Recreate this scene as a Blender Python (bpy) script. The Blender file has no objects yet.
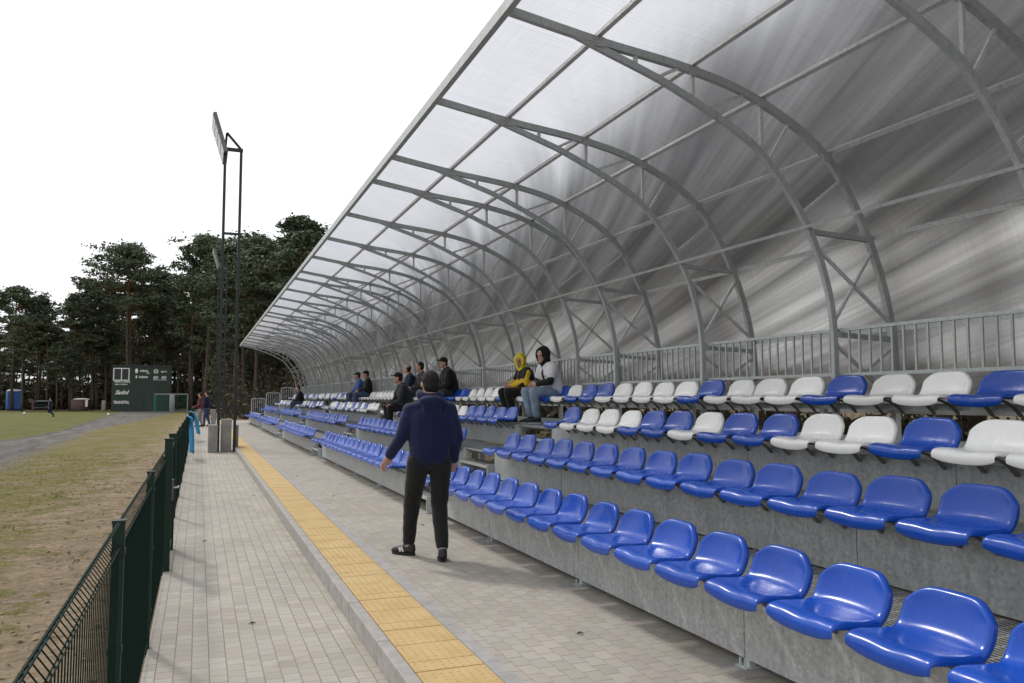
import bpy, bmesh, math, random
from mathutils import Vector, Matrix, Euler, noise as mnoise
PI = math.pi
rad = math.radians
random.seed(7)
SC = bpy.context.scene
COL = SC.collection

# ------------------------------------------------------------------ camera, sky, sun, exposure
cam = bpy.data.cameras.new('camera'); camo = bpy.data.objects.new('camera', cam); COL.objects.link(camo)
cam.sensor_width = 36; cam.lens = 28.125; cam.clip_start = 0.05; cam.clip_end = 2000
camo.location = (0, 0, 1.5); camo.rotation_euler = (rad(94.04), 0, rad(-21.32))
SC.camera = camo
SUN_AZ = Vector((-0.36, 0.93))           # horizontal direction towards the sun
SUN_EL = rad(46)
w = bpy.data.worlds.new('World'); SC.world = w; w.use_nodes = True
nt = w.node_tree; nt.nodes.clear()
out = nt.nodes.new('ShaderNodeOutputWorld'); bg = nt.nodes.new('ShaderNodeBackground')
sky = nt.nodes.new('ShaderNodeTexSky'); sky.sky_type = 'NISHITA'; sky.sun_disc = False
sky.sun_elevation = SUN_EL; sky.sun_rotation = math.atan2(SUN_AZ.x, SUN_AZ.y); sky.dust_density = 6; sky.air_density = 1.0
hs = nt.nodes.new('ShaderNodeHueSaturation'); hs.inputs['Saturation'].default_value = 0.25; hs.inputs['Value'].default_value = 1.0
mx = nt.nodes.new('ShaderNodeMix'); mx.data_type = 'RGBA'; mx.inputs[0].default_value = 0.85
mx.inputs[7].default_value = (9.6, 9.75, 10.0, 1)      # high thin white cloud
nt.links.new(sky.outputs[0], hs.inputs['Color']); nt.links.new(hs.outputs[0], mx.inputs[6])
nt.links.new(mx.outputs[2], bg.inputs[0]); bg.inputs[1].default_value = 0.105
nt.links.new(bg.outputs[0], out.inputs[0])
sl = bpy.data.lights.new('sun', 'SUN'); so = bpy.data.objects.new('sun', sl); COL.objects.link(so)
sl.energy = 1.5; sl.angle = rad(5); sl.color = (1.0, 0.95, 0.88)
so.rotation_euler = Vector((-SUN_AZ.x * math.cos(SUN_EL), -SUN_AZ.y * math.cos(SUN_EL), -math.sin(SUN_EL))).to_track_quat('-Z', 'Y').to_euler()
SC.view_settings.view_transform = 'Standard'; SC.view_settings.look = 'None'
SC.view_settings.exposure = 0.26; SC.view_settings.gamma = 1
SC.render.engine = 'CYCLES'
SC.cycles.max_bounces = 8; SC.cycles.transparent_max_bounces = 12; SC.cycles.transmission_bounces = 6
SC.cycles.use_denoising = True; SC.cycles.caustics_reflective = False; SC.cycles.caustics_refractive = False
SC.cycles.sample_clamp_indirect = 4

# ------------------------------------------------------------------ helpers
def link(o, parent=None):
    COL.objects.link(o)
    if parent is not None: o.parent = parent
    return o
def tag(o, label=None, cat=None, group=None, kind=None):
    if label: o['label'] = label
    if cat: o['category'] = cat
    if group: o['group'] = group
    if kind: o['kind'] = kind
    return o
def empty(name, loc=(0, 0, 0), rz=0, parent=None):
    o = bpy.data.objects.new(name, None); o.location = loc; o.rotation_euler = (0, 0, rz); o.empty_display_size = .1
    return link(o, parent)
def obj(name, bm, mats, parent=None, smooth=False):
    me = bpy.data.meshes.new(name)
    bm.normal_update(); bm.to_mesh(me); bm.free()
    for m in (mats if isinstance(mats, (list, tuple)) else [mats]): me.materials.append(m)
    if smooth: me.polygons.foreach_set('use_smooth', [True] * len(me.polygons))
    return link(bpy.data.objects.new(name, me), parent)
def bake(o, *mods):
    """apply modifiers (type, {settings}) and keep one mesh"""
    for t, s in mods:
        m = o.modifiers.new(t, t)
        for k, v in s.items(): setattr(m, k, v)
    dg = bpy.context.evaluated_depsgraph_get(); dg.update()
    me = bpy.data.meshes.new_from_object(o.evaluated_get(dg))
    old = o.data; o.modifiers.clear(); o.data = me; me.name = old.name
    for i, p in enumerate(me.polygons): pass
    me.polygons.foreach_set('use_smooth', [True] * len(me.polygons))
    return o
def copy_tree(o, parent=None):
    c = o.copy(); COL.objects.link(c)
    if parent is not None: c.parent = parent
    for ch in o.children: copy_tree(ch, c)
    return c
def box(bm, x0, y0, z0, x1, y1, z1, mi=0):
    v = [bm.verts.new(p) for p in ((x0,y0,z0),(x1,y0,z0),(x1,y1,z0),(x0,y1,z0),(x0,y0,z1),(x1,y0,z1),(x1,y1,z1),(x0,y1,z1))]
    for f in ((3,2,1,0),(4,5,6,7),(0,1,5,4),(1,2,6,5),(2,3,7,6),(3,0,4,7)):
        bm.faces.new([v[i] for i in f]).material_index = mi
def beam(bm, a, b, w_, h_, up=(0, 0, 1), mi=0):
    a = Vector(a); b = Vector(b); d = (b - a).normalized(); up = Vector(up)
    s = d.cross(up)
    if s.length < 1e-4: s = d.cross(Vector((1, 0, 0)))
    s.normalize(); u = s.cross(d); s = s * w_ / 2; u = u * h_ / 2
    v = [bm.verts.new(p) for p in (a-s-u, a+s-u, a+s+u, a-s+u, b-s-u, b+s-u, b+s+u, b-s+u)]
    for f in ((0,3,2,1),(4,5,6,7),(0,1,5,4),(1,2,6,5),(2,3,7,6),(3,0,4,7)):
        bm.faces.new([v[i] for i in f]).material_index = mi
def polybeam(bm, pts, w_, h_, side, mi=0):
    """rectangular tube along a polyline; side = constant width direction"""
    pts = [Vector(p) for p in pts]; side = Vector(side).normalized(); rings = []
    for i, p in enumerate(pts):
        d = (pts[min(i+1, len(pts)-1)] - pts[max(i-1, 0)]).normalized()
        u = side.cross(d).normalized() * h_ / 2; s = side * w_ / 2
        rings.append([bm.verts.new(p + q) for q in (-s-u, s-u, s+u, -s+u)])
    for a, b in zip(rings, rings[1:]):
        for k in range(4):
            bm.faces.new((a[k], a[(k+1) % 4], b[(k+1) % 4], b[k])).material_index = mi
    bm.faces.new(rings[0][::-1]).material_index = mi; bm.faces.new(rings[-1]).material_index = mi
def tube(bm, pts, r, n=8, mi=0, cap=True):
    pts = [Vector(p) for p in pts]; rr = r if isinstance(r, (list, tuple)) else [r] * len(pts)
    d0 = (pts[1] - pts[0]).normalized(); ref = Vector((0, 0, 1)) if abs(d0.z) < .9 else Vector((1, 0, 0)); rings = []
    for i, p in enumerate(pts):
        d = (pts[min(i+1, len(pts)-1)] - pts[max(i-1, 0)]).normalized()
        s = d.cross(ref).normalized(); u = s.cross(d)
        rings.append([bm.verts.new(p + (s * math.cos(2*PI*k/n) + u * math.sin(2*PI*k/n)) * rr[i]) for k in range(n)])
    for a, b in zip(rings, rings[1:]):
        for k in range(n): bm.faces.new((a[k], a[(k+1) % n], b[(k+1) % n], b[k])).material_index = mi
    if cap:
        bm.faces.new(rings[0][::-1]).material_index = mi; bm.faces.new(rings[-1]).material_index = mi
def spline(pts, k=5):
    P = [Vector(p) for p in pts]; res = []
    for i in range(len(P) - 1):
        p0 = P[max(i-1, 0)]; p1 = P[i]; p2 = P[i+1]; p3 = P[min(i+2, len(P)-1)]
        for j in range(k):
            t = j / k
            res.append(.5 * ((2*p1) + (p2-p0)*t + (2*p0-5*p1+4*p2-p3)*t*t + (3*p1-p0-3*p2+p3)*t**3))
    res.append(P[-1]); return res

def pxx(px, y, base=398):                                    # world x of a picture column at distance y, on the horizon
    th = rad(4.04); ps = rad(21.32)
    F = Vector((math.sin(ps) * math.cos(th), math.cos(ps) * math.cos(th), math.sin(th))); R_ = Vector((math.cos(ps), -math.sin(ps), 0)); U = R_.cross(F)
    r = F + R_ * ((px - 512) / 800) - U * ((base - 341.5) / 800); return r.x / r.y * y

# ------------------------------------------------------------------ materials
class NT:
    def __init__(s, name):
        s.m = bpy.data.materials.new(name); s.m.use_nodes = True; s.t = s.m.node_tree
        s.b = s.t.nodes['Principled BSDF']; s.o = s.t.nodes['Material Output']
    def n(s, typ, **kw):
        nd = s.t.nodes.new(typ)
        for k, v in kw.items(): setattr(nd, k, v)
        return nd
    def l(s, a, b): s.t.links.new(a, b)
    def geo(s): return s.n('ShaderNodeNewGeometry').outputs['Position']
    def objc(s): return s.n('ShaderNodeTexCoord').outputs['Object']
    def mapp(s, vec, scale=(1, 1, 1), rot=(0, 0, 0), loc=(0, 0, 0)):
        m = s.n('ShaderNodeMapping'); m.inputs['Scale'].default_value = scale; m.inputs['Rotation'].default_value = rot; m.inputs['Location'].default_value = loc
        s.l(vec, m.inputs['Vector']); return m.outputs[0]
    def noise(s, vec, scale, detail=4, rough=.5, dist=0):
        m = s.n('ShaderNodeTexNoise'); m.inputs['Scale'].default_value = scale; m.inputs['Detail'].default_value = detail
        m.inputs['Roughness'].default_value = rough; m.inputs['Distortion'].default_value = dist
        s.l(vec, m.inputs['Vector']); return m.outputs[0]
    def ramp(s, f, stops):
        r = s.n('ShaderNodeValToRGB'); e = r.color_ramp.elements
        while len(e) < len(stops): e.new(.5)
        for i, (p, c) in enumerate(stops):
            e[i].position = p; e[i].color = (c, c, c, 1) if isinstance(c, (int, float)) else (*c, 1)
        s.l(f, r.inputs[0]); return r.outputs[0]
    def mix(s, f, a, b, mode='MIX'):
        m = s.n('ShaderNodeMix', data_type='RGBA', blend_type=mode)
        for i, v in ((0, f), (6, a), (7, b)):
            if isinstance(v, (int, float)): m.inputs[i].default_value = v if i == 0 else (v, v, v, 1)
            elif isinstance(v, tuple): m.inputs[i].default_value = (*v, 1)
            else: s.l(v, m.inputs[i])
        return m.outputs[2]
    def math(s, op, a, b=0, c=0, clamp=False):
        m = s.n('ShaderNodeMath', operation=op, use_clamp=clamp)
        for i, v in enumerate((a, b, c)):
            if isinstance(v, (int, float)): m.inputs[i].default_value = v
            else: s.l(v, m.inputs[i])
        return m.outputs[0]
    def col(s, v):
        if isinstance(v, tuple): s.b.inputs['Base Color'].default_value = (*v, 1)
        else: s.l(v, s.b.inputs['Base Color'])
    def set(s, rough=.6, metal=0, spec=.5):
        s.b.inputs['Metallic'].default_value = metal; s.b.inputs['Specular IOR Level'].default_value = spec
        if isinstance(rough, (int, float)): s.b.inputs['Roughness'].default_value = rough
        else: s.l(rough, s.b.inputs['Roughness'])
    def bump(s, h, strength=.3, dist=.01):
        b = s.n('ShaderNodeBump'); b.inputs['Strength'].default_value = strength; b.inputs['Distance'].default_value = dist
        s.l(h, b.inputs['Height']); s.l(b.outputs[0], s.b.inputs['Normal'])
def simple(name, c, rough=.6, metal=0, var=.12, scale=8, bump=0, spec=.5, world=False):
    k = NT(name); v = k.geo() if world else k.objc()
    n = k.noise(v, scale, 5, .6)
    d = tuple(x * (1 - var) for x in c); e = tuple(min(1, x * (1 + var)) for x in c)
    k.col(k.ramp(n, [(.3, d), (.7, e)])); k.set(rough, metal, spec)
    if bump: k.bump(k.noise(v, scale * 6, 4, .6), bump, .01)
    return k.m

def m_pavers(name, c1, c2, zig):
    k = NT(name); P = k.geo()
    sep = k.n('ShaderNodeSeparateXYZ'); k.l(P, sep.inputs[0]); X, Y = sep.outputs[0], sep.outputs[1]
    if zig:
        t = k.math('PINGPONG', Y, .075); X = k.math('ADD', X, k.math('MULTIPLY', t, .15))
    Lh = .150 if zig else .118
    u = k.math('DIVIDE', X, .1); cl = k.math('FLOOR', u)
    v = k.math('ADD', k.math('DIVIDE', Y, Lh), k.math('MULTIPLY', k.math('PINGPONG', cl, 1), .5))
    jy = k.math('MULTIPLY', k.math('PINGPONG', v, .5), Lh)        # distance to the nearest cross joint
    jx = k.math('MULTIPLY', k.math('PINGPONG', u, .5), .1)
    wobj = k.math('MULTIPLY', k.noise(P, 45, 2), .0022)
    my = k.ramp(k.math('DIVIDE', k.math('ADD', jy, wobj), .01), [(.28, 1.0), (.55, 0.0)])
    mx_ = k.ramp(k.math('DIVIDE', k.math('ADD', jx, wobj), .01), [(.28, 1.0), (.52, 0.0)])
    cell = k.n('ShaderNodeCombineXYZ'); k.l(cl, cell.inputs[0]); k.l(k.math('FLOOR', v), cell.inputs[1])
    wn = k.n('ShaderNodeTexWhiteNoise'); k.l(cell.outputs[0], wn.inputs['Vector'])
    c0 = k.mix(wn.outputs[0], c1, c2)
    sp_ = k.n('ShaderNodeSeparateColor'); k.l(wn.outputs[1], sp_.inputs[0])
    c0 = k.mix(k.ramp(sp_.outputs[1], [(.8, 0.0), (.9, .35)]), c0, (.40, .33, .30))
    c0 = k.mix(k.ramp(sp_.outputs[2], [(.8, 0.0), (.9, .30)]), c0, (.40, .40, .37))
    jf = k.math('MAXIMUM', k.math('MULTIPLY', my, .9 if zig else .75), k.math('MULTIPLY', mx_, .42 if zig else .85))
    mort = k.ramp(k.noise(P, 2.0, 4, .6), [(.3, (.15, .125, .105)), (.7, (.26, .225, .18))])
    big = k.ramp(k.noise(P, .9, 4, .6), [(.3, .86), (.7, 1.08)])
    c = k.mix(1, c0, big, 'MULTIPLY')
    fine = k.ramp(k.noise(P, 220, 3, .7), [(.25, .8), (.75, 1.15)])
    c = k.mix(1, c, fine, 'MULTIPLY')
    sand = k.ramp(k.noise(P, 5, 5, .65), [(.55, 0.0), (.72, .4)])
    c = k.mix(sand, c, (.36, .31, .23))
    spots = k.ramp(k.noise(P, 2.2, 3, .5), [(.66, 0.0), (.74, .3)])
    c = k.mix(spots, c, (.19, .17, .15))
    e1 = k.ramp(k.math('DIVIDE', k.math('SUBTRACT', 1.07, X), .5), [(0, .75), (.35, 0.0)]) if not zig else k.ramp(k.math('DIVIDE', k.math('SUBTRACT', 2.95, X), .8), [(0, .7), (.5, 0.0)])
    c = k.mix(k.math('MULTIPLY', e1, k.ramp(k.noise(P, 3.2, 6, .7), [(.42, 0.0), (.62, 1.0)])), c, (.27, .235, .18))
    c = k.mix(jf, c, mort)
    k.col(c); k.set(.88, 0, .25)
    h = k.math('SUBTRACT', k.math('MULTIPLY', k.noise(P, 120, 3), .25), jf)
    k.bump(k.math('ADD', h, k.math('MULTIPLY', wn.outputs[0], .25)), .55, .004)
    return k.m
M = {}
M['paver_low'] = m_pavers('paver_low', (.36, .335, .295), (.43, .405, .36), False)
M['paver_up'] = m_pavers('paver_up', (.36, .335, .295), (.43, .40, .355), True)
M['kerb'] = simple('kerb_concrete', (.36, .34, .32), .9, 0, .16, 9, .4, .2, True)
def m_tile():
    k = NT('yellow_tile'); P = k.geo()
    c = k.ramp(k.noise(P, 3.3, 5, .65), [(.25, (.49, .335, .15)), (.6, (.59, .43, .21)), (.8, (.57, .46, .29))])
    d = k.ramp(k.noise(P, 60, 4, .7), [(.3, .8), (.75, 1.1)])
    k.col(k.mix(1, c, d, 'MULTIPLY')); k.set(.85, 0, .25); k.bump(k.noise(P, 160, 3), .3, .003); return k.m
M['tile'] = m_tile()
M['conc'] = simple('concrete', (.30, .29, .27), .9, 0, .2, 4, .5, .2, True)
M['concdark'] = simple('weathered_concrete', (.20, .19, .18), .9, 0, .2, 4, .5, .2, True)
def m_galv(name, base, dark, sc=28, metal=.35, rough=.5):
    k = NT(name); P = k.geo()
    v = k.n('ShaderNodeTexVoronoi'); v.inputs['Scale'].default_value = sc; k.l(k.mapp(P, (1, 1, 1)), v.inputs['Vector'])
    a = k.ramp(k.noise(P, 5, 6, .75), [(.3, dark), (.7, base)])
    sepc = k.n('ShaderNodeSeparateColor'); k.l(v.outputs['Color'], sepc.inputs[0])
    b = k.ramp(sepc.outputs[0], [(0, .82), (1, 1.15)])
    st = k.ramp(k.noise(k.mapp(P, (6, 6, .35)), 4, 5, .65), [(.28, .82), (.5, 1.0), (.75, 1.08)])
    k.col(k.mix(1, k.mix(1, a, b, 'MULTIPLY'), st, 'MULTIPLY'))
    k.set(k.ramp(sepc.outputs[1], [(0, rough - .08), (1, rough + .12)]), metal)
    return k.m
M['fascia'] = m_galv('galvanised_sheet', (.46, .475, .47), (.35, .365, .36), 45, .2, .55)
M['steel'] = m_galv('galvanised_steel', (.50, .535, .525), (.43, .46, .455), 150, .12, .45)
M['steel_light'] = m_galv('galvanised_tube', (.68, .69, .69), (.58, .60, .60), 150, .05, .36)
M['alu'] = simple('aluminium_nosing', (.55, .56, .55), .4, .5, .08, 20)
M['black_steel'] = simple('black_steel', (.018, .02, .022), .45, .3, .2, 3)
def m_plastic(name, c, var):
    k = NT(name); P = k.geo(); oi = k.n('ShaderNodeObjectInfo')
    n = k.ramp(k.noise(P, 3, 4), [(.3, tuple(x * (1 - var) for x in c)), (.7, tuple(min(.9, x * (1 + var)) for x in c))])
    rr = k.ramp(oi.outputs['Random'], [(0, .9), (1, 1.08)])
    col = k.mix(1, n, rr, 'MULTIPLY')
    dust = k.ramp(k.noise(P, 38, 5, .7), [(.54, 0.0), (.80, .14)])
    col = k.mix(dust, col, (.25, .27, .36))
    k.col(col); k.set(k.ramp(k.noise(P, 14, 4), [(.3, .18), (.7, .32)]), 0, .4); k.bump(k.noise(P, 9, 2), .05, .01)
    return k.m
M['blue'] = m_plastic('blue_plastic', (.004, .062, .40), .07)
M['white'] = m_plastic('white_plastic', (.84, .84, .82), .03)
def m_grate():
    k = NT('deck_grating'); P = k.geo(); sep = k.n('ShaderNodeSeparateXYZ'); k.l(P, sep.inputs[0])
    a = k.math('PINGPONG', sep.outputs[0], .016); b = k.math('PINGPONG', sep.outputs[1], .05)
    f = k.math('MAXIMUM', k.math('GREATER_THAN', a, .0105), k.math('GREATER_THAN', b, .046))
    k.col(k.mix(f, (.05, .052, .05), (.42, .43, .42))); k.set(.55, .2)
    k.bump(f, .5, .01); return k.m
M['grate'] = m_grate()
def m_cover():
    """smoky twin-wall polycarbonate: passes and scatters the light from behind it"""
    k = NT('smoky_polycarbonate'); k.t.nodes.remove(k.b); UV = k.n('ShaderNodeUVMap', uv_map='sheet').outputs[0]
    s0 = k.n('ShaderNodeSeparateXYZ'); k.l(UV, s0.inputs[0]); l_ = s0.outputs[0]
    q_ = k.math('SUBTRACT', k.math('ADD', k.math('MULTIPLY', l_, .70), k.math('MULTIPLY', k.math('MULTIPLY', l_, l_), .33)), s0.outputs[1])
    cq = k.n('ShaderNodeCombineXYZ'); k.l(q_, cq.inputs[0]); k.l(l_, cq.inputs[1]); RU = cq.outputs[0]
    st = k.noise(k.mapp(RU, (.75, .26, 1)), 1.25, 5, .56, .2)  # smeared reflections and blurred trees, painted into the sheet tint as streaks
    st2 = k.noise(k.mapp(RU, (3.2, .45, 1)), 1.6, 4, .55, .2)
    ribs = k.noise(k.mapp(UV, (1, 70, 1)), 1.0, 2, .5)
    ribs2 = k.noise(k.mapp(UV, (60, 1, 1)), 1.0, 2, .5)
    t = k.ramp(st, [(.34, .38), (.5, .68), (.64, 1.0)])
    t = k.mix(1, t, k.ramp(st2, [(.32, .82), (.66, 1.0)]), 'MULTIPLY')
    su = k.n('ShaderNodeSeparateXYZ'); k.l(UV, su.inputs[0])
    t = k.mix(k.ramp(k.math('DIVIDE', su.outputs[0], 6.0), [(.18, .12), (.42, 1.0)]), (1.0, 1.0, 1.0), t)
    t = k.mix(1, t, k.ramp(k.math('DIVIDE', su.outputs[0], 6.0), [(.20, 1.0), (.5, .92)]), 'MULTIPLY')      # streaks and darker tint grow towards the back, painting in the trees behind
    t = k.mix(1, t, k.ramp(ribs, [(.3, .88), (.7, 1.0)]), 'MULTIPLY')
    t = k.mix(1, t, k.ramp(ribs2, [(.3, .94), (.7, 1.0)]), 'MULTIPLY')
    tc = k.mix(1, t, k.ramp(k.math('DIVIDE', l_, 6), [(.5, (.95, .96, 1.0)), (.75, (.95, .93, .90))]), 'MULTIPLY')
    tl = k.n('ShaderNodeBsdfTranslucent'); k.l(k.mix(1, tc, (.95, .95, .96), 'MULTIPLY'), tl.inputs[0])
    rf = k.n('ShaderNodeBsdfRefraction'); rf.inputs['IOR'].default_value = 1.12; rf.inputs['Roughness'].default_value = .48
    k.l(tc, rf.inputs[0])
    a = k.n('ShaderNodeMixShader'); a.inputs[0].default_value = .66; k.l(tl.outputs[0], a.inputs[1]); k.l(rf.outputs[0], a.inputs[2])
    df = k.n('ShaderNodeBsdfDiffuse'); k.l(k.mix(1, t, (.62, .60, .58), 'MULTIPLY'), df.inputs[0])
    a2 = k.n('ShaderNodeMixShader'); a2.inputs[0].default_value = .21; k.l(a.outputs[0], a2.inputs[1]); k.l(df.outputs[0], a2.inputs[2]); a = a2
    gl = k.n('ShaderNodeBsdfGlossy'); gl.inputs['Roughness'].default_value = .28; gl.inputs[0].default_value = (.9, .9, .95, 1)
    fr = k.n('ShaderNodeFresnel'); fr.inputs[0].default_value = 1.4
    b = k.n('ShaderNodeMixShader'); k.l(k.math('MULTIPLY', fr.outputs[0], .8), b.inputs[0]); k.l(a.outputs[0], b.inputs[1]); k.l(gl.outputs[0], b.inputs[2])
    k.l(b.outputs[0], k.o.inputs[0]); return k.m
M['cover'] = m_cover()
def m_ground():
    k = NT('ground'); P = k.geo(); sep = k.n('ShaderNodeSeparateXYZ'); k.l(P, sep.inputs[0]); X, Y = sep.outputs[0], sep.outputs[1]
    wob = k.math('MULTIPLY', k.math('SUBTRACT', k.noise(P, .28, 4, .6), .5), 6.0)
    wob2 = k.math('MULTIPLY', k.math('SUBTRACT', k.noise(P, .9, 5, .65), .5), 4.0)
    d = k.math('SUBTRACT', -.3, X)                      # metres left of the fence
    n1 = k.noise(P, 2.6, 7, .72); n2 = k.noise(P, 14, 6, .7); n3 = k.noise(P, 70, 4, .7)
    dirt = k.ramp(n2, [(.25, (.13, .095, .062)), (.5, (.25, .19, .13)), (.75, (.38, .30, .21))])
    dirt = k.mix(k.ramp(n3, [(.60, 0.0), (.70, .55)]), dirt, (.42, .36, .27))
    dirt = k.mix(k.ramp(k.noise(P, 26, 4, .7), [(.58, 0.0), (.68, .7)]), dirt, (.44, .37, .27))
    dirt = k.mix(k.ramp(n3, [(.28, .6), (.38, 0.0)]), dirt, (.07, .052, .036))
    dirt = k.mix(k.ramp(k.noise(P, 1.7, 5, .65), [(.40, 0.0), (.62, .6)]), dirt, k.ramp(n2, [(.3, (.29, .225, .15)), (.7, (.45, .36, .25))]))
    dirt = k.mix(k.ramp(k.noise(P, 5, 6, .75, .6), [(.30, .75), (.42, 0.0)]), dirt, (.075, .058, .04))
    moss = k.mix(k.ramp(k.noise(P, .9, 7, .75), [(.46, 0.0), (.60, 1.0)]), k.ramp(n2, [(.3, (.075, .082, .020)), (.55, (.17, .16, .042)), (.8, (.27, .24, .08))]), k.ramp(n2, [(.3, (.14, .11, .07)), (.7, (.30, .24, .14))]))
    grass = k.mix(k.ramp(k.noise(P, .7, 6, .7), [(.35, 0.0), (.7, 1.0)]), k.ramp(n2, [(.3, (.075, .09, .03)), (.6, (.12, .13, .038)), (.8, (.165, .165, .06))]), k.ramp(n1, [(.3, (.14, .135, .05)), (.7, (.20, .18, .075))]))
    grey = k.ramp(k.noise(k.mapp(P, (1.6, .35, 1)), 1.2, 7, .72), [(.3, (.075, .07, .066)), (.5, (.15, .14, .132)), (.72, (.23, .215, .205))])
    nz = k.math('SUBTRACT', n1, .5)
    mf = k.ramp(k.math('ADD', k.math('MULTIPLY', k.math('ADD', d, k.math('MULTIPLY', Y, .012)), .25), k.math('MULTIPLY', nz, 2.0)), [(.32, 0.0), (.52, .92)])
    c = k.mix(mf, dirt, moss)
    dk = k.math('SUBTRACT', 47, Y); near = k.math('MAXIMUM', dk, 0); far = k.math('MAXIMUM', k.math('MULTIPLY', dk, -1), 0)
    xr = k.math('ADD', k.math('ADD', -5.2, k.math('MULTIPLY', near, .034)), k.math('MULTIPLY', far, .040))
    xl = k.math('SUBTRACT', k.math('SUBTRACT', -6.7, k.math('MULTIPLY', k.math('POWER', near, 1.5), .02)), k.math('MULTIPLY', far, .045))
    Xw = k.math('ADD', k.math('ADD', X, k.math('MULTIPLY', wob2, .30)), k.math('MULTIPLY', nz, .8))
    rf_ = k.ramp(k.math('ADD', k.math('SUBTRACT', xr, Xw), .5), [(.1, 0.0), (.9, 1.0)])
    gf = k.ramp(k.math('ADD', k.math('SUBTRACT', xl, Xw), .5), [(.35, 0.0), (.65, 1.0)])
    c = k.mix(rf_, c, grey)
    eg = k.ramp(k.math('ADD', k.math('SUBTRACT', xl, Xw), .5), [(.10, 0.0), (.40, .8), (.62, 0.0)])
    c = k.mix(k.math('MULTIPLY', eg, k.ramp(k.noise(P, .35, 3), [(.4, .2), (.55, 1.0)])), c, (.06, .052, .042))
    c = k.mix(gf, c, grass)
    # wood floor behind the stand and beyond the pitch
    ff = k.math('MAXIMUM', k.ramp(k.math('DIVIDE', k.math('SUBTRACT', X, 6.0), 3), [(0, 0.0), (.4, 1.0)]), k.ramp(k.math('DIVIDE', k.math('ADD', k.math('SUBTRACT', Y, 126), wob), 6), [(0, 0.0), (1, 1.0)]))
    wood = k.ramp(k.noise(P, 1.1, 6, .7), [(.3, (.055, .05, .03)), (.5, (.15, .11, .07)), (.65, (.12, .13, .05)), (.8, (.20, .15, .10))])
    c = k.mix(ff, c, wood)
    k.col(c); k.set(.95, 0, .1)
    k.bump(k.math('ADD', k.math('MULTIPLY', n1, .6), k.math('MULTIPLY', n2, .7)), 1.0, .10)
    return k.m
M['ground'] = m_ground()
def m_cloth(name, c, rough=.85, sc=160, var=.12):
    k = NT(name); v = k.objc(); n = k.noise(v, 9, 4, .6)
    k.col(k.ramp(n, [(.3, tuple(x * (1 - var) for x in c)), (.7, tuple(min(1, x * (1 + var)) for x in c))])); k.set(rough, 0, .2)
    k.bump(k.math('ADD', k.noise(v, sc, 3), k.math('MULTIPLY', k.noise(v, 14, 4, .6, 1.2), 2.5)), .35, .01)
    k.b.inputs['Sheen Weight'].default_value = .15
    return k.m
M['navy'] = m_cloth('navy_cloth', (.008, .013, .050)); M['black_cloth'] = m_cloth('black_cloth', (.012, .012, .013))
M['dark_cloth'] = m_cloth('dark_grey_cloth', (.03, .032, .036)); M['denim'] = m_cloth('light_denim', (.24, .32, .42), var=.25)
M['denim_dark'] = m_cloth('dark_denim', (.05, .08, .15)); M['white_cloth'] = m_cloth('white_cloth', (.74, .74, .76))
M['yellow_cloth'] = m_cloth('yellow_cloth', (.72, .46, .03)); M['lemon_cloth'] = m_cloth('lemon_cloth', (.74, .66, .05))
M['blue_cloth'] = m_cloth('blue_cloth', (.05, .12, .34)); M['beige_cloth'] = m_cloth('beige_cloth', (.50, .44, .38)); M['red_cloth'] = m_cloth('dark_red_cloth', (.13, .03, .035))
M['cyan_cloth'] = m_cloth('bright_blue_cloth', (.03, .30, .62)); M['grey_cloth'] = m_cloth('grey_cloth', (.28, .29, .30))
M['pink'] = m_cloth('pink_print', (.75, .12, .25))
M['skin'] = simple('skin', (.52, .30, .22), .55, 0, .08, 12); M['skin_red'] = simple('skin_flushed', (.50, .25, .18), .55, 0, .08, 12)
M['hair'] = simple('dark_hair', (.009, .007, .006), .85, 0, .3, 60, .6); M['hair_grey'] = simple('grey_hair', (.25, .23, .21), .75, 0, .2, 60, .5)
M['rubber'] = simple('black_rubber', (.015, .013, .013), .6, 0, .1, 9); M['shoe_white'] = simple('white_trim', (.62, .62, .62), .5, 0, .05, 9)
M['eye'] = simple('eye_dark', (.02, .015, .012), .2, 0, 0, 5)
M['green_wire'] = simple('green_coated_wire', (.005, .017, .012), .8, 0, .2, 9, 0, .15)
M['green_post'] = simple('green_coated_post', (.006, .023, .016), .6, 0, .15, 6, 0, .3)
M['net'] = simple('green_net', (.03, .22, .15), .7, 0, .1, 9)
M['board_green'] = simple('dark_green_board', (.016, .034, .026), .6, 0, .15, 1.5)
M['board_black'] = simple('screen_black', (.008, .009, .011), .3, 0, .1, 3)
M['paint_white'] = simple('white_paint', (.82, .82, .80), .5, 0, .04, 5)
M['wc_blue'] = simple('blue_moulded_plastic', (.03, .12, .36), .45, 0, .1, 2); M['wc_roof'] = simple('translucent_white_roof', (.62, .64, .66), .5, 0, .05, 2)
M['brown'] = simple('brown_plastic', (.10, .055, .05), .6, 0, .2, 3)
M['grey_paint'] = simple('grey_paint', (.30, .32, .33), .6, 0, .08, 2)
M['bark'] = simple('pine_bark', (.10, .075, .06), .95, 0, .35, 3, .8, .1); M['bark_top'] = simple('orange_pine_bark', (.17, .085, .045), .9, 0, .3, 3, .6, .1)
def m_leaf(name, a, b):
    k = NT(name); P = k.geo(); oi = k.n('ShaderNodeObjectInfo')
    c = k.ramp(k.noise(P, .55, 4, .6), [(.3, a), (.7, b)])
    c = k.mix(1, c, k.ramp(oi.outputs['Random'], [(0, .8), (1, 1.2)]), 'MULTIPLY')
    k.col(c); k.set(.75, 0, .2); return k.m
M['needles'] = m_leaf('pine_needles', (.062, .082, .052), (.125, .15, .09))
M['needles2'] = m_leaf('pine_needles_olive', (.062, .074, .044), (.13, .14, .08))
M['bush'] = m_leaf('undergrowth_leaves', (.035, .038, .022), (.085, .075, .045))
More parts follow.
